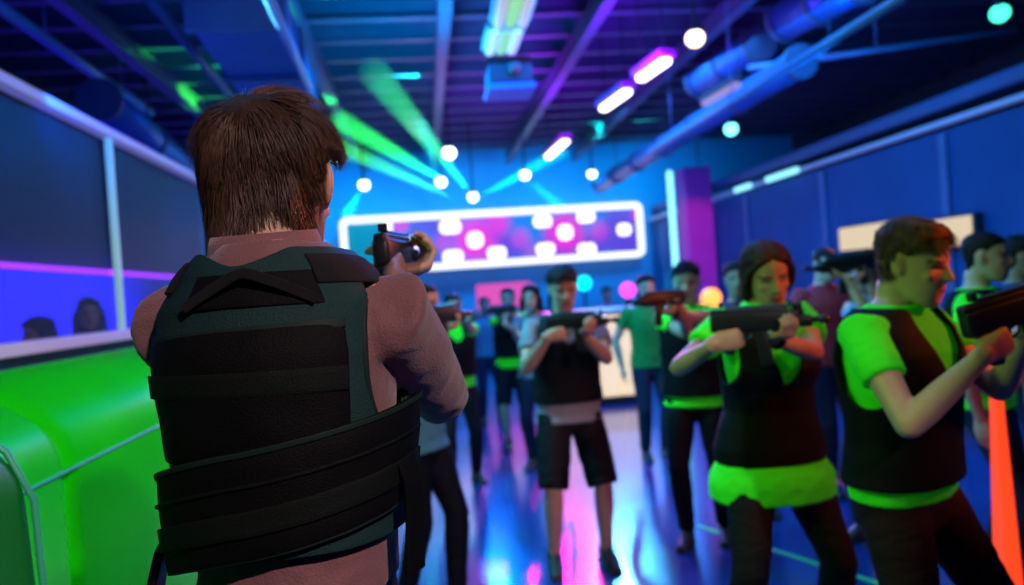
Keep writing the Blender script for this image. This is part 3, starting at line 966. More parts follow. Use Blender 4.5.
Soup().tube([(.04, -.20, .02), (.04, -.25, .02)], [.07, .065], 18, round_=False).build('lens', gm('lens_brown', (.12, .05, .04), .15), o, True)
for q in (-.15, .15): Soup().tube([(q, 0, .1), (q, 0, ZC - pj.z)], [.012, .012], 8, round_=False).build('hanger_rod', dark, o)

# ------------------------------------------------------------------ lamps
def spotcan(px, py, z, r, col, st, label, name='ceiling_spotlight', aim=None):
    p = at_z(px, py, z)
    o = empty(name, p); tag(o, label, 'spotlight', 'round spotlights')
    d = (V((0.4, 1.5, 1.4)) - p).normalized() if aim is None else V(aim).normalized()
    s = Soup().tube([-d * .28, -d * .22, d * -.02, V((0, 0, 0))], [r * .7, r * 1.12, r * 1.18, r * 1.18], 20, round_=False)
    s.build('housing', dark, o, True)
    Soup().ball(d * .012, (r * 1.05, r * 1.05, r * .35), frame(V((0, 0, 1)) if abs(d.z) < .9 else V((0, 1, 0)), d), 20).build('lens', emit('lamp_%s' % label[:8], col, st), o, True)
    h = Soup().tube([(0, 0, r), (0, 0, ZC - p.z)], [.014, .014], 8, round_=False)
    h.box((0, 0, r * 1.1), (.06, .06, .05)); h.build('bracket', dark, o)
    return p


for px, py, z, r, col, st, lb in (
        (695, 38, 3.55, .075, (1, .80, .55), 4, 'warm white round spotlight at the near end of the lamp row'),
        (525, 175, 3.35, .075, (.85, 1, 1), 5, 'cool white round spotlight above the middle of the sign'),
        (592, 174, 3.35, .07, (.7, .97, 1), 5, 'cool white round spotlight left of the long round duct end'),
        (473, 197, 3.0, .075, (.6, .95, 1), 5, 'cyan white spotlight directly above the sign edge where beams meet'),
        (449, 153, 3.45, .085, (.9, 1, .97), 5, 'tall white spotlight left of the hall centre, upper one'),
        (441, 182, 3.25, .075, (.8, 1, .95), 5, 'white spotlight at the source of the green beams'),
        (364, 185, 3.2, .075, (.65, .97, 1), 5, 'cyan white spotlight above the left end of the sign'),
        (335, 155, 3.45, .075, (.9, 1, .9), 5, 'white spotlight just right of the vested man\'s hair'),
        (731, 129, 3.3, .075, (.15, .85, .9), 4, 'teal spotlight between the round duct and the right rail'),
        (700, 196, 2.95, .05, (.6, .75, 1), 4, 'small pale spotlight at the top of the magenta column'),
        (1000, 13, 3.5, .07, (.05, .95, .55), 3, 'green spotlight in the upper right corner of the ceiling')):
    spotcan(px, py, z, r, col, st, lb)
# row of bar lamps
for (pa, pb_), lb in ((((640, 79), (667, 60)), 'nearest white bar lamp of the row of three'), (((603, 109), (628, 91)), 'middle white bar lamp of the row of three'),
                      (((548, 157), (566, 141)), 'farthest white bar lamp of the row of three')):
    P, Q = at_z(*pa, 3.45), at_z(*pb_, 3.45); d = Q - P; R = frame(d, (0, 0, 1)); c = (P + Q) / 2
    o = empty('bar_lamp', c); tag(o, lb, 'ceiling light', 'white bar lamps')
    Soup().box((0, 0, .06), (.17, d.length + .08, .08), R, .02).build('housing', gm('violet_housing', (.25, .03, .35), .4), o)
    Soup().box((0, 0, 0), (.105, d.length, .07), R, .03).build('diffuser', emit('bar_white', (1, .97, 1), 4), o)
    for q in (-.4, .4): Soup().tube([d * q + V((0, 0, .08)), d * q + V((0, 0, ZC - c.z))], [.007, .007], 6, round_=False).build('hanger_rod', dark, o)
pA, pB = at_z(704, 104, 3.3), at_z(738, 84, 3.3)
d = pB - pA; o = empty('bar_lamp', (pA + pB) / 2); tag(o, 'dim mauve bar lamp under the short round duct section', 'ceiling light', 'white bar lamps')
Soup().box((0, 0, 0), (.08, d.length, .06), frame(d, (0, 0, 1)), .025).build('diffuser', emit('bar_mauve', (.45, .35, .8), .7), o)
Soup().box((0, 0, .05), (.1, d.length + .04, .05), frame(d, (0, 0, 1)), .01).build('housing', dark, o)


# light shafts in haze: scattering haze inside the shaft, lit by a real spot at its source
def shaft(name, p0, p1, r0_, r1_, col, power, dens, label):
    p0, p1 = V(p0), V(p1); d = p1 - p0
    hm = bpy.data.materials.new('haze_' + name); hm.use_nodes = True; nt = hm.node_tree; nt.nodes.clear()
    out = nt.nodes.new('ShaderNodeOutputMaterial'); vs = nt.nodes.new('ShaderNodeVolumeScatter')
    vs.inputs['Color'].default_value = (1, 1, 1, 1); 
    tcn = nt.nodes.new('ShaderNodeTexCoord'); dn = nt.nodes.new('ShaderNodeVectorMath'); dn.operation = 'DISTANCE'; dn.inputs[1].default_value = p0
    mrn = nt.nodes.new('ShaderNodeMapRange'); mrn.inputs[1].default_value = 0; mrn.inputs[2].default_value = d.length; mrn.inputs[3].default_value = dens * .04; mrn.inputs[4].default_value = dens
    nt.links.new(tcn.outputs['Object'], dn.inputs[0]); nt.links.new(dn.outputs['Value'], mrn.inputs[0]); nt.links.new(mrn.outputs[0], vs.inputs['Density'])
    vs.inputs['Anisotropy'].default_value = .0
    nt.links.new(vs.outputs[0], out.inputs['Volume'])
    o = Soup().tube([p0 + d.normalized() * .12, p1], [r0_, r1_], 20, round_=False).build('light_beam', hm, None, True)
    tag(o, label, 'light beam', 'light beams in the haze')
    ld = bpy.data.lights.new('beam_source', 'SPOT'); ld.energy = power; ld.color = col; ld.spot_size = 2 * math.atan(r1_ * 1.6 / d.length); ld.spot_blend = .5
    ld.shadow_soft_size = .02
    lo = bpy.data.objects.new('beam_source', ld); COL.objects.link(lo); lo.location = p0 + d.normalized() * .06
    lo.rotation_euler = (-d).to_track_quat('Z', 'Y').to_euler()


hub = at_z(472, 196, 3.0)
for a, b_, r1_, col, pw, lb in (
        ((470, 192), (372, 70), .16, (.02, 1, .15), 420, 'bright green beam rising steeply left from the spotlights above the sign'),
        ((452, 186), (335, 118), .14, (.02, 1, .12), 320, 'green beam slanting left above the vested man, upper of the two'),
        ((455, 198), (318, 138), .13, (.05, 1, .05), 340, 'yellow green beam slanting left above the vested man, lower of the two'),
        ((474, 200), (565, 150), .11, (.0, 1, .6), 220, 'teal beam rising right from the spotlights above the sign'),
        ((440, 186), (420, 120), .07, (.0, .8, 1), 60, 'faint cyan beam left of the hall centre')):
    shaft('a', at_z(*a, 3.05), at_z(*b_, 3.75), .045, r1_, col, pw * 28, .28, lb)
for a, b_, lb, col in (((364, 188), (345, 216), 'short green beam falling from the spotlight over the sign\'s left end', (.0, 1, .3)), ((526, 178), (562, 208), 'short teal beam falling from the middle spotlight to the sign', (.0, 1, .5)),
                       ((592, 177), (622, 206), 'short teal beam falling from the spotlight by the duct end', (.0, 1, .5))):
    shaft('b', at_y(*a, 13.8), at_y(*b_, 13.8), .03, .10, col, 700, .4, lb)


def area(name, loc, tgt, size, col, power, sy_=None, spread=180):
    if sy_ and name != 'floor_wash': size, sy_ = sy_, size
    ld = bpy.data.lights.new(name, 'AREA'); ld.energy = power; ld.color = col; ld.size = size
    if sy_: ld.shape = 'RECTANGLE'; ld.size_y = sy_
    ld.spread = math.radians(spread)
    o = bpy.data.objects.new(name, ld); COL.objects.link(o); o.location = loc
    o.rotation_euler = (V(loc) - V(tgt)).to_track_quat('Z', 'Y').to_euler(); return o


def spot(name, loc, tgt, ang, col, power, soft=.05, blend=.4):
    ld = bpy.data.lights.new(name, 'SPOT'); ld.energy = power; ld.color = col; ld.spot_size = math.radians(ang); ld.spot_blend = blend; ld.shadow_soft_size = soft
    o = bpy.data.objects.new(name, ld); COL.objects.link(o); o.location = loc
    o.rotation_euler = (V(loc) - V(tgt)).to_track_quat('Z', 'Y').to_euler(); return o


# key behind the photographer (throws the man's shadow on the bunker)
spot('key_spot', (1.62, -2.15, 3.75), (-.6, 2.0, 1.1), 44, (1, .74, .72), 560, .07)
spot('green_fill', (1.9, 2.5, 3.5), (-1.3, 2.9, .7), 34, (.3, 1, .2), 75, .15)
for x in (-2.6, -1.0, .8, 2.6, 4.4): area('wall_wash', (x, 13.2, 3.6), (x, YB, 1.7), .5, (.0, .50, 1.0), 52)
# ceiling uplights
area('uplight_cyan', (.0, 6.6, 3.3), (.0, 7.2, 4.5), .6, (.0, .45, 1.0), 60)
area('uplight_blue', (-.5, 3.2, 3.0), (-.5, 3.8, 4.5), .5, (.0, .14, 1.0), 12)
area('uplight_violet', (2.0, 6.6, 3.3), (2.2, 7.4, 4.5), .5, (.30, .0, 1.0), 55)
area('uplight_violet', (1.5, 9.4, 3.3), (1.7, 9.6, 4.5), .5, (.45, .0, 1.0), 45)
area('uplight_pink', (.2, 9.0, 3.3), (.2, 9.2, 4.5), .5, (.8, .05, .8), 7)
area('uplight_duct', (3.4, 5.4, 2.75), (3.2, 6.4, 4.3), .4, (.0, .22, 1.0), 26)
area('uplight_left', (-1.5, 4.0, 2.75), (-2.4, 6.0, 3.6), .4, (.0, .10, 1.0), 14)
# walls
area('wash_right', (3.0, 8.5, 3.7), (XR, 8.8, 1.3), 1.0, (.03, .32, .9), 105, 6)
area('wash_right_near', (2.9, 4.0, 3.9), (XR, 5.2, 1.2), .8, (.03, .28, .9), 26, 3)
spot('column_spot', (2.5, 9.2, 3.2), (pc_.x, 11.8, 2.0), 26, (1, .10, .6), 170, .1)
area('booth_light', (-2.6, 8.8, 2.3), (-4.1, 8.9, 1.0), .4, (.12, .08, 1.0), 170, 5, 100)
# players: green from the left, orange red from the right, cool from above
spot('green_left', (-1.3, 1.9, 2.6), (1.5, 2.6, 1.35), 50, (.42, 1.0, .10), 110, .2)
area('teal_left', (-.9, 4.4, 3.2), (1.0, 4.9, 1.2), .6, (.10, .80, 1.0), 50, None, 100)
spot('orange_right', (3.0, 1.5, 2.3), (1.35, 2.75, 1.35), 50, (1, .15, .02), 150, .12)
spot('orange_far', (4.2, 5.8, 2.6), (.9, 5.4, 1.3), 54, (1, .28, .08), 240, .15)
area('top_players', (1.0, 3.0, 3.9), (1.0, 4.4, 1.2), .8, (.55, .70, 1.0), 22)
spot('red_rim', (1.4, 2.6, 2.1), (-.32, 1.15, 1.70), 16, (1, .13, .03), 70, .06)
area('teal_top', (-.9, 1.9, 3.3), (-.5, 1.2, 1.6), .4, (.1, .45, .95), 4)
# floor wash and unseen coloured spots added to streak the floor
area('floor_wash', (.9, 7.4, 3.7), (.9, 7.2, 0), 1.6, (.0, .20, 1.0), 300, 5)
for px, col, pw in ((450, (.0, .75, 1), 60), (485, (.0, .15, 1), 60), (526, (1, .0, .50), 90), (572, (1, .0, .40), 70), (632, (.06, .50, 1), 90), (680, (.0, .15, 1), 60)):
    p = at_y(px, 300, 11.0)
    spot('floor_beam', (p.x, 12.4, 3.5), (p.x * .6, 5.5, 0), 36, col, pw * 9, .10)

w = bpy.data.worlds.new('world'); SC.world = w; w.use_nodes = True
w.node_tree.nodes['Background'].inputs[0].default_value = (.02, .05, .16, 1); w.node_tree.nodes['Background'].inputs[1].default_value = .15

# ------------------------------------------------------------------ green bunkers
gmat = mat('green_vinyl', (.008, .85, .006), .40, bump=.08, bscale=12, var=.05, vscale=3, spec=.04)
pip = mat('green_piping', (.05, .55, .30), .4)
o = empty('inflatable_bunker', (0, 0, 0)); tag(o, 'long bright green padded barrier under the left windows', 'barrier', 'green padded barriers')


def prism(poly, y0, y1, r, n=5):
    """rounded profile (x,z) extruded along y, ends softened"""
    P = []
    m_ = len(poly)
    for k in range(m_):
        a, b_, c = V((*poly[k - 1], 0)), V((*poly[k], 0)), V((*poly[(k + 1) % m_], 0))
        u, v = (a - b_).normalized(), (c - b_).normalized(); rr = min(r, (a - b_).length * .45, (c - b_).length * .45)
        for i in range(n + 1):
            t = i / n; P.append((b_ + u * rr * (1 - t) ** 2 + v * rr * t ** 2))
    cx = sum(p.x for p in P) / len(P); cz = sum(p.y for p in P) / len(P)
    rings = []
    for y, k in ((y0, .9), (y0 + .02, .965), (y0 + .07, 1), (y1 - .07, 1), (y1 - .02, .965), (y1, .9)):
        rings.append([V((cx + (p.x - cx) * k, y, cz + (p.y - cz) * k)) for p in P])
    return Soup().rings(rings[::-1] if False else rings)


prof = [(-1.75, .0), (-1.14, .0), (-1.14, 1.21), (-1.38, 1.36), (-1.75, 1.38)]
for a_, c_ in ((.7, 2.55), (2.55, 5.2), (5.2, 7.6)):
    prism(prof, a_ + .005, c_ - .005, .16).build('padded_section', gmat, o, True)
s = Soup()
s.tube([(-1.137, .8, 1.08), (-1.137, 7.5, 1.08)], [.006, .006], 8)
s.build('seam', pip, o, True)
o = empty('inflatable_bunker', (0, 0, 0)); tag(o, 'darker green padded block nearest the camera at the lower left corner', 'barrier', 'green padded barriers')
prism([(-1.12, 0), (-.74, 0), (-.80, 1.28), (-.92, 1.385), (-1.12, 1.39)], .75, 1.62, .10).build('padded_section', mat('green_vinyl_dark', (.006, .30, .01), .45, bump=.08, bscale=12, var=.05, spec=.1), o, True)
Soup().tube([(-.755, 1.61, .03), (-.79, 1.61, 1.20), (-.83, 1.60, 1.30), (-.92, 1.59, 1.375)], [.007] * 4, 8).build('piping', pip, o, True)

# orange glowing pylon behind the right shooter
p = at(1003, 500, 3.1)
o = empty('light_pylon', (p.x, p.y, 0)); tag(o, 'slim orange red glowing pylon behind the green shirted shooter', 'lamp')
s = Soup(); s.rings([[V((x * .040, y * .040, .06)) for x, y in ((-1, -1), (1, -1), (1, 1), (-1, 1))], [V((x * .014, y * .014, 1.10)) for x, y in ((-1, -1), (1, -1), (1, 1), (-1, 1))]])
s.build('glowing_shade', emit('orange_glow', (1, .055, .01), 1.3), o)
Soup().box((0, 0, .035), (.26, .26, .07), bevel=.015).build('pylon_base', gm('black_metal'), o)

# floor markings
a, c = at_z(735, 538, .0), at_z(930, 600, .0)
d = c - a; R = frame(V((d.x, d.y, 0)), (0, 0, 1))
s = Soup().box((a + c) / 2 + V((0, 0, .002)), (.035, d.length + .6, .003), R)
tag(s.build('floor_tape', mat('green_tape', (.03, .45, .15), .5, em=(.02, .5, .2), es=.08)), 'thin green tape line on the floor by the girl\'s legs', 'tape')
# ================================================================== PEOPLE
neon = mat('neon_green_cotton', (.045, .92, .02), .7, bump=.25, bscale=120, em=(.04, 1.0, .02), es=.045)  # faint green glow added to the tee colour
neon.name = 'glowing_green_cotton'
teal_t = mat('teal_cotton', (.10, .26, .34), .8, bump=.25, bscale=120)
grey_t = mat('grey_cotton', (.20, .22, .27), .8, bump=.25, bscale=120)
black_v = mat('black_vest_cloth', (.0035, .004, .006), .7, bump=.3, bscale=90)
black_p = mat('black_trouser_cloth', (.007, .007, .011), .75, bump=.2, bscale=90)
navy_p = mat('dark_denim', (.015, .022, .05), .75, bump=.3, bscale=150)
maroon_p = mat('dark_maroon_cloth', (.028, .010, .016), .75, bump=.2, bscale=90)
red_t = mat('red_cotton', (.45, .04, .06), .8, bump=.2)
green_t = mat('green_cotton', (.02, .25, .06), .8, bump=.2)
plaid = mat('plaid_cloth', (.22, .16, .20), .8, bump=.2, var=.6, vscale=25)


def strands(info, count, whorl, length, width, lift0, col, seed, mode='whorl', ear=True):
    """thin tapered locks combed over the scalp, one mesh per head"""
    hc, RH, s_, root, fem = info['hc'], info['RH'], info['s'], info['root'], info['fem']
    rnd = random.Random(seed); whorl = V(whorl).normalized()
    verts, faces = [], []
    cells = [(V((rnd.gauss(0, 1), rnd.gauss(0, 1), rnd.gauss(0, 1))).normalized(), rnd.uniform(-.5, .5), rnd.uniform(-.004, .012)) for _ in range(330)]
    kd = __import__('mathutils').kdtree.KDTree(len(cells))
    for i, c_ in enumerate(cells): kd.insert(c_[0], i)
    kd.balance(); rc = {}
    tab = HAIRLONG if mode == 'part' else (HAIRFORE if mode == 'whorl' else HAIRLINE)

    def hr(d):
        k = (round(d.x * 40), round(d.y * 40), round(d.z * 40))
        if k not in rc: rc[k] = min(.17, head_r(fem, d))
        return rc[k]
    n_ = 7; cnt = 0
    while cnt < count:
        d = V((rnd.gauss(0, 1), rnd.gauss(0, 1), rnd.gauss(0, 1))).normalized()
        r = hr(d); p = HC + d * r
        a = abs(math.atan2(d.x, d.y))
        if p.z < hairz(tab, a) + .002: continue
        if mode != 'part' and (p - V((math.copysign(.078, p.x), -.004, .002))).length < .040: continue
        if mode == 'whorl' and (d.y > .42 or (a < 2.1 and p.z < .035)): continue
        push = (lambda z, x: .012 * sstep(.0, -.07, z) * sstep(.55, .2, abs(x) - .35)) if mode == 'whorl' else (lambda z, x: 0)
        p = p + d * push(p.z, d.x)
        cnt += 1
        cell = cells[kd.find(d)[1]]
        if mode != 'whorl': push = lambda z, x: 0
        if mode == 'part': away = V((math.copysign(1, d.x), -.55, 0))
        elif mode == 'forward': away = V((.35, 1, .25))
        else: away = d - whorl
        away = (away - d * away.dot(d)).normalized(); side = d.cross(away)
        sw = cell[1] * (.35 if mode == 'part' else 1) + rnd.gauss(0, .12)
        ln = length * (1.0 + .25 * rnd.random()) * (1.0 + .35 * sstep(.0, .08, p.z)) * (.62 + .38 * sstep(-.105, -.01, p.z))
        if mode != 'part' and a < 1.75 and p.z < .072: ln *= .38 + .5 * sstep(.03, .072, p.z)
        lift = lift0 + .010 * sstep(0, .1, p.z) + cell[2] * (.3 if mode == 'part' else 1) + rnd.gauss(0, .002)
        q = p.copy(); pts = []
        for k in range(n_):
            pts.append(q.copy())
            if mode == 'whorl' and q.z < .050 and abs(math.atan2(q.x, q.y)) < 1.95: ln *= .25
            dd = (q - HC).normalized()
            g_ = V((0, 0, -1)) * ((.25 + .12 * k) if mode != 'forward' else .05)
            f_ = away * math.cos(sw) + side * math.sin(sw) + g_ + V((rnd.gauss(0, .05), rnd.gauss(0, .05), rnd.gauss(0, .05)))
            f_ = (f_ - dd * f_.dot(dd)).normalized()
            q = q + f_ * (ln / (n_ - 1)); dd = (q - HC).normalized(); t = (k + 1) / (n_ - 1)
            q = HC + dd * (hr(dd) + push(q.z, dd.x) + lift * (1 - (1 - t) ** 2) + (.006 * max(0, cell[2] * 60) * t ** 3) * (0 if mode == 'part' else 1))
        if mode != 'part' and any((q - V((math.copysign(.080, q.x), -.002, -.002))).length < .032 for q in pts): pts = [pts[0].lerp(pts[1], i * .22) for i in range(n_)]
        b0 = len(verts)
        for k, q in enumerate(pts):
            t = k / (n_ - 1); w_ = width * (1 - t) + .00012
            dd = (q - HC).normalized(); x = (pts[min(k + 1, n_ - 1)] - pts[max(0, k - 1)]).cross(dd).normalized()
            wq = (hc + RH @ q) * s_; X_ = RH @ x; D_ = RH @ dd
            verts += [wq + X_ * w_, wq - X_ * w_, wq + D_ * w_ * .8]
        for k in range(n_ - 1):
            o0 = b0 + k * 3
            for i in range(3):
                j = (i + 1) % 3; faces.append((o0 + i, o0 + j, o0 + 3 + j, o0 + 3 + i))
    me = bpy.data.meshes.new('hair_strands'); me.from_pydata([tuple(v) for v in verts], [], faces)
    for p in me.polygons: p.use_smooth = True
    o = link('hair_strands', me, mat('hair_strand_%d' % seed, col, .42, spec=.5, var=.5, vscale=60), root)
    o['kind'] = 'stuff'
    return o


# ---- centre man
g = gun(at(562, 327, 3.86), cdir(.96, -.28), 'black laser gun held level by the man in the middle of the hall', .82, stock=False)
MID = person(label='man in grey tee, black vest and knee shorts aiming in mid hall', head=(562, 267, 4.13), face=.10, hl=(0, 14, 0), lean=4, crouch=.01,
       legs={1: (.15, .03), -1: (-.16, .02)}, rh=grip_r(g), lh=grip_l(g), re=at(525, 372, 4.0), le=at(612, 372, 3.95), skin='tan', hair='short', hairc='dark',
       shirt=grey_t, hem=.86, sleeve=.6, vest=black_v, vz=(.98, 1.46), pants=black_p, shorts=True)
# ---- the girl in front
g = gun(at(736, 329, 2.54), cdir(.95, -.28, -.01), 'black laser gun held level by the girl in neon green', .82, stock=False)
GIRL = person(label='girl with brown ponytail in neon green tee and black vest aiming', head=(765, 241, 2.78), face=.16, hl=(-10, 20, 5), neck=-.028, fem=True, lean=5,
       legs={1: (.24, .05), -1: (-.20, -.02)}, crouch=.03, rh=grip_r(g), lh=grip_l(g, .19), re=at(640, 400, 2.72), le=at(905, 420, 2.64), skin='tan', hair='pony', hairc='chestnut',
       shirt=neon, hem=.74, flare=.056, sleeve=.5, vest=black_v, vz=(.88, 1.46), vopen=.30, pants=black_p, vox=.006)
# ---- right shooter
g = gun(at(998, 326, 2.02), cdir(.96, .12, .20), 'large black laser gun held up by the brown haired shooter at right edge', .95, stock=False)
RIGHT = person(label='brown haired man in neon green tee and black vest aiming right', head=(916, 222, 2.26), face=.66, hl=(0, 12, 0), neck=-.022, lean=2, build=1.1,
       legs={1: (.17, -.1), -1: (-.12, .22)}, crouch=.03, rh=grip_r(g), lh=grip_l(g, .17), re=at(908, 452, 2.0), le=at(1040, 420, 2.15), skin='fair', hair='quiff', hairc='ginger',
       shirt=neon, hem=.90, sleeve=.5, vest=black_v, vz=(.95, 1.46), vopen=.24, pants=maroon_p, vox=.006)
# ---- man behind the girl at left, gun to the left
g = gun(at(672, 303, 4.05), cdir(-.95, -.30), 'black laser gun pointed left by the man left of the girl', .78, stock=False)
BEH = person(label='man in black vest and green tee aiming left, behind the girl', head=(685, 262, 4.4), face=-.35, hl=(4, 8, 0), lean=3, legs={1: (.10, .05), -1: (-.12, -.08)},
       rh=grip_r(g), lh=grip_l(g, .17), re=at(722, 372, 4.25), le=at(630, 352, 4.1), skin='tan', hair='crew', shirt=neon, hem=.86, sleeve=.5, vest=black_v, vopen=.1,
       vz=(.93, 1.46), pants=black_p)
# ---- left: teal shirt man just beyond the vested man
g = gun(at(432, 322, 3.30), cdir(.5, .8), 'black laser gun of the teal shirted man beside the vested man', .8, stock=False)
person(label='man in teal tee and black trousers right of the vested man', head=(420, 280, 3.75), face=1.1, hl=(10, 8, 0), lean=3, legs={1: (.05, -.12), -1: (-.05, .14)},
       rh=grip_r(g), lh=grip_l(g), re=at(468, 385, 3.8), le=at(430, 380, 3.3), skin='tan', hair='crew', shirt=teal_t, hem=.86, sleeve=.7, pants=black_p)
# ---- left: vest man with gun to the right
g = gun(at(454, 320, 5.7), cdir(.95, -.25), 'black laser gun pointed right behind the teal shirted man', .72)
person(label='man in black vest over green tee aiming right, behind teal shirted man', head=(452, 293, 6.1), face=.35, hl=(0, 8, 0), lean=3, legs={1: (.14, .1), -1: (-.16, -.08)},
       rh=grip_r(g), lh=grip_l(g), re=at(438, 350, 6), le=at(487, 345, 5.7), skin='tan', hair='crew', shirt=neon, hem=.90, sleeve=.5, vest=black_v, pants=black_p, vox=.009)
# ---- far player with green and shorts
g = gun(at(508, 312, 7.0), cdir(-.95, -.25), 'black laser gun of the far player in shorts', .8, stock=False)
person(label='far player in green tee, black vest and shorts aiming left', head=(507, 287, 7.4), face=-.1, hl=(0, 6, 0), legs={1: (.10, .05), -1: (-.12, -.04)},
       rh=grip_r(g), lh=grip_l(g), re=at(525, 335, 7.3), le=at(490, 335, 7.2), skin='fair', hair='crew', shirt=neon, hem=.88, sleeve=.5, vest=black_v, pants=black_p, shorts=True, vox=.011)
# ---- far woman
person(label='far woman with dark bob and patterned top beside the middle man', head=(530, 285, 6.6), face=-.3, fem=True, hl=(0, 4, 0), legs={1: (.08, .05), -1: (-.1, -.05)},
       rh=(at(513, 330, 6.3), cdir(-.7, -.5, .5), UP, .5), re=at(520, 350, 6.4), skin='fair', hair='bob', shirt=plaid, hem=.86, sleeve=.5, pants=navy_p, vox=.011)
# ---- green shirt man behind
person(label='man in plain green tee standing behind the left aiming man', head=(645, 275, 6.6), face=.1, hl=(0, 4, 0), legs={1: (.1, 0), -1: (-.1, 0)}, skin='fair', hair='short',
       shirt=green_t, hem=.88, sleeve=.5, pants=navy_p, vox=.011)
# ---- person hidden behind the girl
person(label='person in dark clothes mostly hidden behind the girl', head=(735, 262, 4.95), face=-.2, legs={1: (.1, 0), -1: (-.12, .05)}, skin='brown', hair='short',
       shirt=mat('navy_cotton', (.015, .025, .07), .8), hem=.88, sleeve=.5, pants=navy_p, vox=.010)
# ---- right background
g = gun(at(858, 268, 4.15), cdir(-.97, -.15, -.03), 'black laser gun pointed left by the woman behind the green shooter', .9, stock=False)
person(label='woman in teal tee with long dark hair aiming left, behind the green shooter', head=(866, 250, 4.3), face=-1.0, fem=True, hl=(-10, 2, 0), legs={1: (.1, .1), -1: (-.1, -.1)},
       rh=grip_r(g), lh=grip_l(g, .16), re=at(880, 320, 4.2), le=at(820, 318, 3.95), skin='fair', hair='long', hairc='chestnut', shirt=teal_t, hem=.90, sleeve=.5, pants=navy_p, vox=.008)
person(label='man in red tee standing behind the left aiming woman', head=(824, 247, 5.3), face=.1, hl=(0, 5, 0), legs={1: (.1, .1), -1: (-.1, -.05)}, skin='fair', hair='crew', shirt=red_t, hem=.90, sleeve=.5,
       pants=navy_p, vox=.010)
person(label='dark haired man in green tee looking right behind the raised gun', head=(984, 231, 3.55), face=.85, hl=(0, 4, 0), legs={1: (.1, .1), -1: (-.1, -.05)}, skin='fair', hair='crew', shirt=neon, hem=.90, sleeve=.5,
       vest=black_v, vopen=.08, pants=navy_p, vox=.008)
person(label='dark haired man in navy tee at the right picture edge', head=(1022, 236, 4.2), face=1.0, hl=(0, 4, 0), legs={1: (.1, .1), -1: (-.1, -.05)}, skin='brown', hair='short', shirt=mat('navy_cotton2', (.02, .04, .12), .8),
       hem=.90, sleeve=.5, pants=navy_p, vox=.010)
# ---- behind the counter and the far crowd
for (px, py, d, lb, fm, hr, sh_) in ((606, 287, 11.3, 'onlooker in grey behind the cream counter', False, 'short', grey_t), (553, 291, 11.3, 'dark haired onlooker left of the cream counter', True, 'bob', navy_p),
                                     (484, 296, 9.0, 'far onlooker between the two leftmost aiming players', False, 'crew', teal_t)):
    person(label=lb, head=(px, py, d), face=.2, fem=fm, skin='tan', hair=hr, shirt=sh_, hem=.9, sleeve=.5, pants=navy_p, vox=.014)
# ---- two seen through the window


def seen(px, py, x, lb, k):
    r = ray(px, py); d = (x - CAM.x) / r.x
    person(label=lb, head=(px, py, d), face=k, fem=True, skin='tan', hair='long' if k > 0 else 'bob', shirt=mat('mauve_cotton', (.2, .08, .14), .8), hem=.9, sleeve=.5, pants=navy_p, vox=.010)
    bpy.context.view_layer.update()


seen(88, 298, -2.5, 'long haired person seen through the left window, right of the two', .6)
seen(38, 318, -2.5, 'dark haired person seen through the left window, left of the two', -.5)

strands(GIRL, 4200, (0, 0, 1), .10, .0012, .009, (.055, .024, .014), 11, 'part')
strands(RIGHT, 4200, (0, -.7, .7), .040, .0012, .010, (.13, .055, .022), 12, 'forward')
strands(MID, 1800, (0, -.6, .8), .028, .0016, .008, (.012, .010, .010), 13, 'forward')
strands(BEH, 1800, (0, -.6, .8), .022, .0016, .006, (.012, .010, .010), 14, 'forward')
# wristband on the girl's left wrist
e_, w_ = GIRL['arms'][-1][:2]; sg_ = GIRL['s']; ax_ = (w_ - e_).normalized(); c_ = w_ - ax_ * .03
wbo = Soup().tube([(c_ - ax_ * .010) * sg_, (c_ + ax_ * .010) * sg_], [.033 * sg_, .033 * sg_], 20, round_=False).build('wristband', black_v, GIRL['root'], True)

# ================================================================== the vested man in front
sweat = mat('dusty_rose_knit', (.20, .082, .088), .75, bump=.5, bscale=260, var=.10, vscale=5, sheen=.25)
jeans = mat('blue_denim', (.06, .12, .17), .75, bump=.5, bscale=300, var=.2, vscale=40)
GP = at(390, 262, 1.62)
g = gun(GP, cdir(.10, 1.0, .02), 'black laser gun held up beyond the vested man\'s right shoulder', .72, stock=False, mag=False)
FM = person(label='brown haired man seen from behind in rose sweater and black tactical vest', head=(270, 99, 1.20), face=PI - .16, hl=(2, 3, 3), lean=2, twist=0, build=.73, hx_=-.030,
            legs={1: (.14, -.05), -1: (-.14, .15)}, neck=-.060, shr=-.022, sw=.152, slv=.86, rh=grip_r(g), lh=grip_l(g, .14), re=at(470, 460, 1.42), le=at(150, 460, 1.35), skin='fair', hair='fore', hairc='brown', shirt=sweat, hem=1.035, sleeve=1.5,
            pants=jeans, vox=.005, extra='beard')
root, s_ = FM['root'], FM['s']
# vest shell
v_cloth = mat('vest_nylon_teal_lit', (.012, .040, .040), .6, bump=.6, bscale=420, var=.12, vscale=8)  # teal light falling on the upper back is put into this colour
v_black = mat('vest_nylon_black', (.0022, .0023, .003), .65, bump=.5, bscale=420)
v_web = mat('vest_webbing', (.005, .008, .007), .6, bump=.5, bscale=500)
v_pip = mat('vest_binding', (.010, .024, .019), .6)
v_hook = mat('hook_pad', (.003, .0034, .006), .9, bump=1.0, bscale=900)


def vkeep(z, phi):
    a = abs(phi); fx = math.sin(a)
    top = (1.462 if a < PI / 2 else 1.30) 
    if z > 1.468 - .022 * max(0, 1 - fx / .55) - (.12 * max(0, 1 - fx / .6) if a > PI / 2 else 0): return False
    da = (a - PI / 2 - .05) / .56; dz = (z - 1.33) / .118
    if da * da + dz * dz < 1: return False
    return True


def vshape(z, ph): return .026 + .006 * sstep(1.2, 1.05, z)


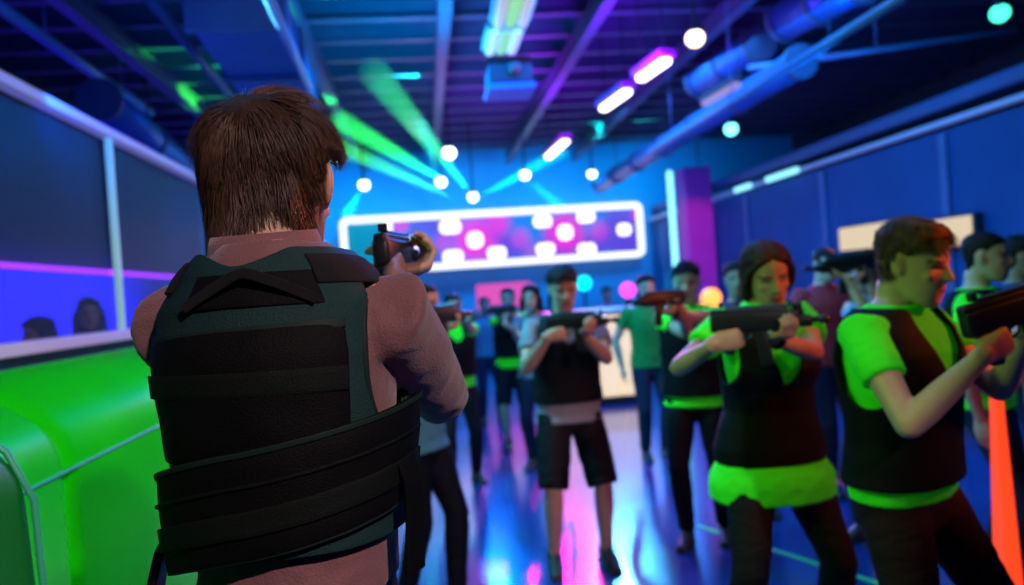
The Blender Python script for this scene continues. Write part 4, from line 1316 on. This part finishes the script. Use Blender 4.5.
vest = link('tactical_vest', shell(FM, 1.105, 1.475, vkeep, vshape, .010, 220, 110, amp=.003, sm=10), v_cloth, root)
vest['label'] = 'black tactical vest, teal light on its upper back put into the colour'


def patch(name, z0, z1, p0, p1, off, thick, m_, amp=.0015, par=vest, skew=0.0, curve=0.0):
    nu = max(10, int(abs(p1 - p0) * 40)); nv = max(4, int((z1 - z0) / .008))
    bm = bmesh.new(); tp = FM['tp']; G = []
    for j in range(nv + 1):
        row = []
        for i in range(nu + 1):
            ph = p0 + (p1 - p0) * i / nu; z = z0 + (z1 - z0) * j / nv
            # rounded corners
            u = abs(2 * i / nu - 1); v = abs(2 * j / nv - 1)
            z += skew * ph + curve * ph * ph
            bul = (.004 if z1 - z0 > .05 else 0) * (1 - u ** 6) * (1 - v ** 6)
            o = off(z, ph) if callable(off) else off
            row.append(bm.verts.new(tp(z, ph, o + bul + amp * noise.noise(V((ph * 4, z * 25, p0)))) * s_))
        G.append(row)
    for j in range(nv):
        for i in range(nu): bm.faces.new((G[j][i], G[j][i + 1], G[j + 1][i + 1], G[j + 1][i]))
    bmesh.ops.recalc_face_normals(bm, faces=bm.faces[:])
    c0 = FM['SP'](1.2)[0] * s_
    tot = sum(f.normal.dot(f.calc_center_median() - V((c0.x, c0.y, f.calc_center_median().z))) for f in bm.faces)
    if tot < 0: bmesh.ops.reverse_faces(bm, faces=bm.faces[:])
    me = bpy.data.meshes.new(name); bm.to_mesh(me); bm.free()
    o = bpy.data.objects.new(name, me); COL.objects.link(o); me.materials.append(m_); o.parent = par
    md = o.modifiers.new('s', 'SOLIDIFY'); md.thickness = thick * s_; md.offset = 1
    bv = o.modifiers.new('b', 'BEVEL'); bv.width = min(.003, thick * .4) * s_; bv.segments = 2; bv.limit_method = 'ANGLE'; bv.angle_limit = 1.0
    for p in me.polygons: p.use_smooth = True
    return o


# upper back pouch with webbing
patch('back_panel', 1.222, 1.375, -.86, .86, .032, .008, v_black, skew=.006)
patch('panel_flap', 1.366, 1.378, -.87, .87, .039, .002, v_pip, skew=.006)
patch('webbing', 1.297, 1.326, -.84, .84, .0425, .002, v_web)
# cummerbund, wraps round to the sides
patch('cummerbund', 1.108, 1.232, -1.75, 1.75, .042, .010, v_black, curve=-.004, skew=.032)
patch('cummerbund_binding', 1.227, 1.234, -1.75, 1.75, .053, .003, v_pip, curve=-.004, skew=.032)
patch('webbing', 1.192, 1.196, -1.6, 1.6, .0572, .002, v_web, curve=-.004, skew=.032)
patch('webbing', 1.136, 1.166, -1.6, 1.6, .0572, .003, v_web, curve=-.004, skew=.032)
patch('cummerbund_hem', 1.106, 1.112, -1.75, 1.75, .0505, .002, v_pip, curve=-.004, skew=.032)
# handle patch and folded carry handle
patch('handle_patch', 1.400, 1.442, -.36, .72, .035, .005, v_black)
tp = FM['tp']


def strap_path(P, w, t, name, m_, par=vest, nrm=None):
    s = Soup(); c0 = FM['SP'](1.3)[0]
    pts = [V(p) for p in P]
    rings = []
    for k, p in enumerate(pts):
        d = (pts[min(k + 1, len(pts) - 1)] - pts[max(k - 1, 0)]).normalized()
        n_ = V((p.x - c0.x, p.y - c0.y, 0)).normalized() if nrm is None else V(nrm)
        x = d.cross(n_).normalized(); n_ = x.cross(d)
        rings.append([p + x * w / 2 + n_ * t, p - x * w / 2 + n_ * t, p - x * w / 2, p + x * w / 2])
    s.rings(rings); s.v = [p * s_ for p in s.v]
    o = s.build(name, m_, par); bv = o.modifiers.new('b', 'BEVEL'); bv.width = .002; bv.segments = 2
    return o


strap_path([tp(1.404, -.32, .044), tp(1.420, -.14, .048), tp(1.438, .04, .055), tp(1.442, .12, .056), tp(1.438, .20, .055), tp(1.422, .44, .048), tp(1.406, .64, .044)], .013, .004, 'carry_handle', v_hook)
# edge binding along the arm holes
for q in (1, -1):
    P = []
    for k in range(0, 37):
        t = 2 * PI * k / 36
        a = PI / 2 + .05 + .575 * math.cos(t); z = 1.33 + .122 * math.sin(t)
        P.append(tp(z, q * a, .033) * s_)
    Soup().tube(P, [.0055] * len(P), 8, round_=False).build('arm_hole_binding', v_pip, vest, True)
# shoulder pads lying over the shoulders
for q in (1, -1):
    patch('shoulder_pad', 1.425, 1.462, q * .72 if q > 0 else -1.9, q * 1.9 if q > 0 else -.72, .037, .005, v_hook)
# dangling side straps
P = [tp(1.20, 1.35, .056), tp(1.17, 1.37, .066), tp(1.12, 1.36, .068), tp(1.06, 1.33, .066)]
strap_path(P, .040, .006, 'side_strap', v_black)
P = [tp(1.10, -1.25, .056), tp(1.06, -1.30, .066), tp(1.01, -1.30, .068), tp(.965, -1.27, .064)]
strap_path(P, .050, .012, 'side_strap', v_black)
# sweater collar
hc = FM['hc']; c = FM['SP'](1.487)[0] + V((-.018, 0, 0))
R = []
for zz, rr, dz in ((1.468, .072, 0), (1.49, .068, .004), (1.505, .064, .006), (1.505, .060, .006), (1.485, .060, .0)):
    R.append([c + V(((rr + .008) * math.sin(a), -.012 + rr * math.cos(a) * 1.0, zz - 1.487 + dz * math.cos(a))) for a in (2 * PI * i / 40 for i in range(40))])
cs = Soup().rings(R, cap=False); cs.v = [p * s_ for p in cs.v]; cs.build('collar', sweat, root, True)

strands(FM, 12500, (-.05, -.62, .77), .050, .00085, .0085, (.075, .036, .020), 3)

SC.view_settings.view_transform = 'Standard'; SC.view_settings.look = 'None'; SC.view_settings.gamma = 1.0; SC.view_settings.use_curve_mapping = False
SC.view_settings.exposure = 0.0
SC.cycles.use_denoising = True; SC.cycles.max_bounces = 6; SC.cycles.sample_clamp_indirect = 6; SC.cycles.volume_bounces = 0
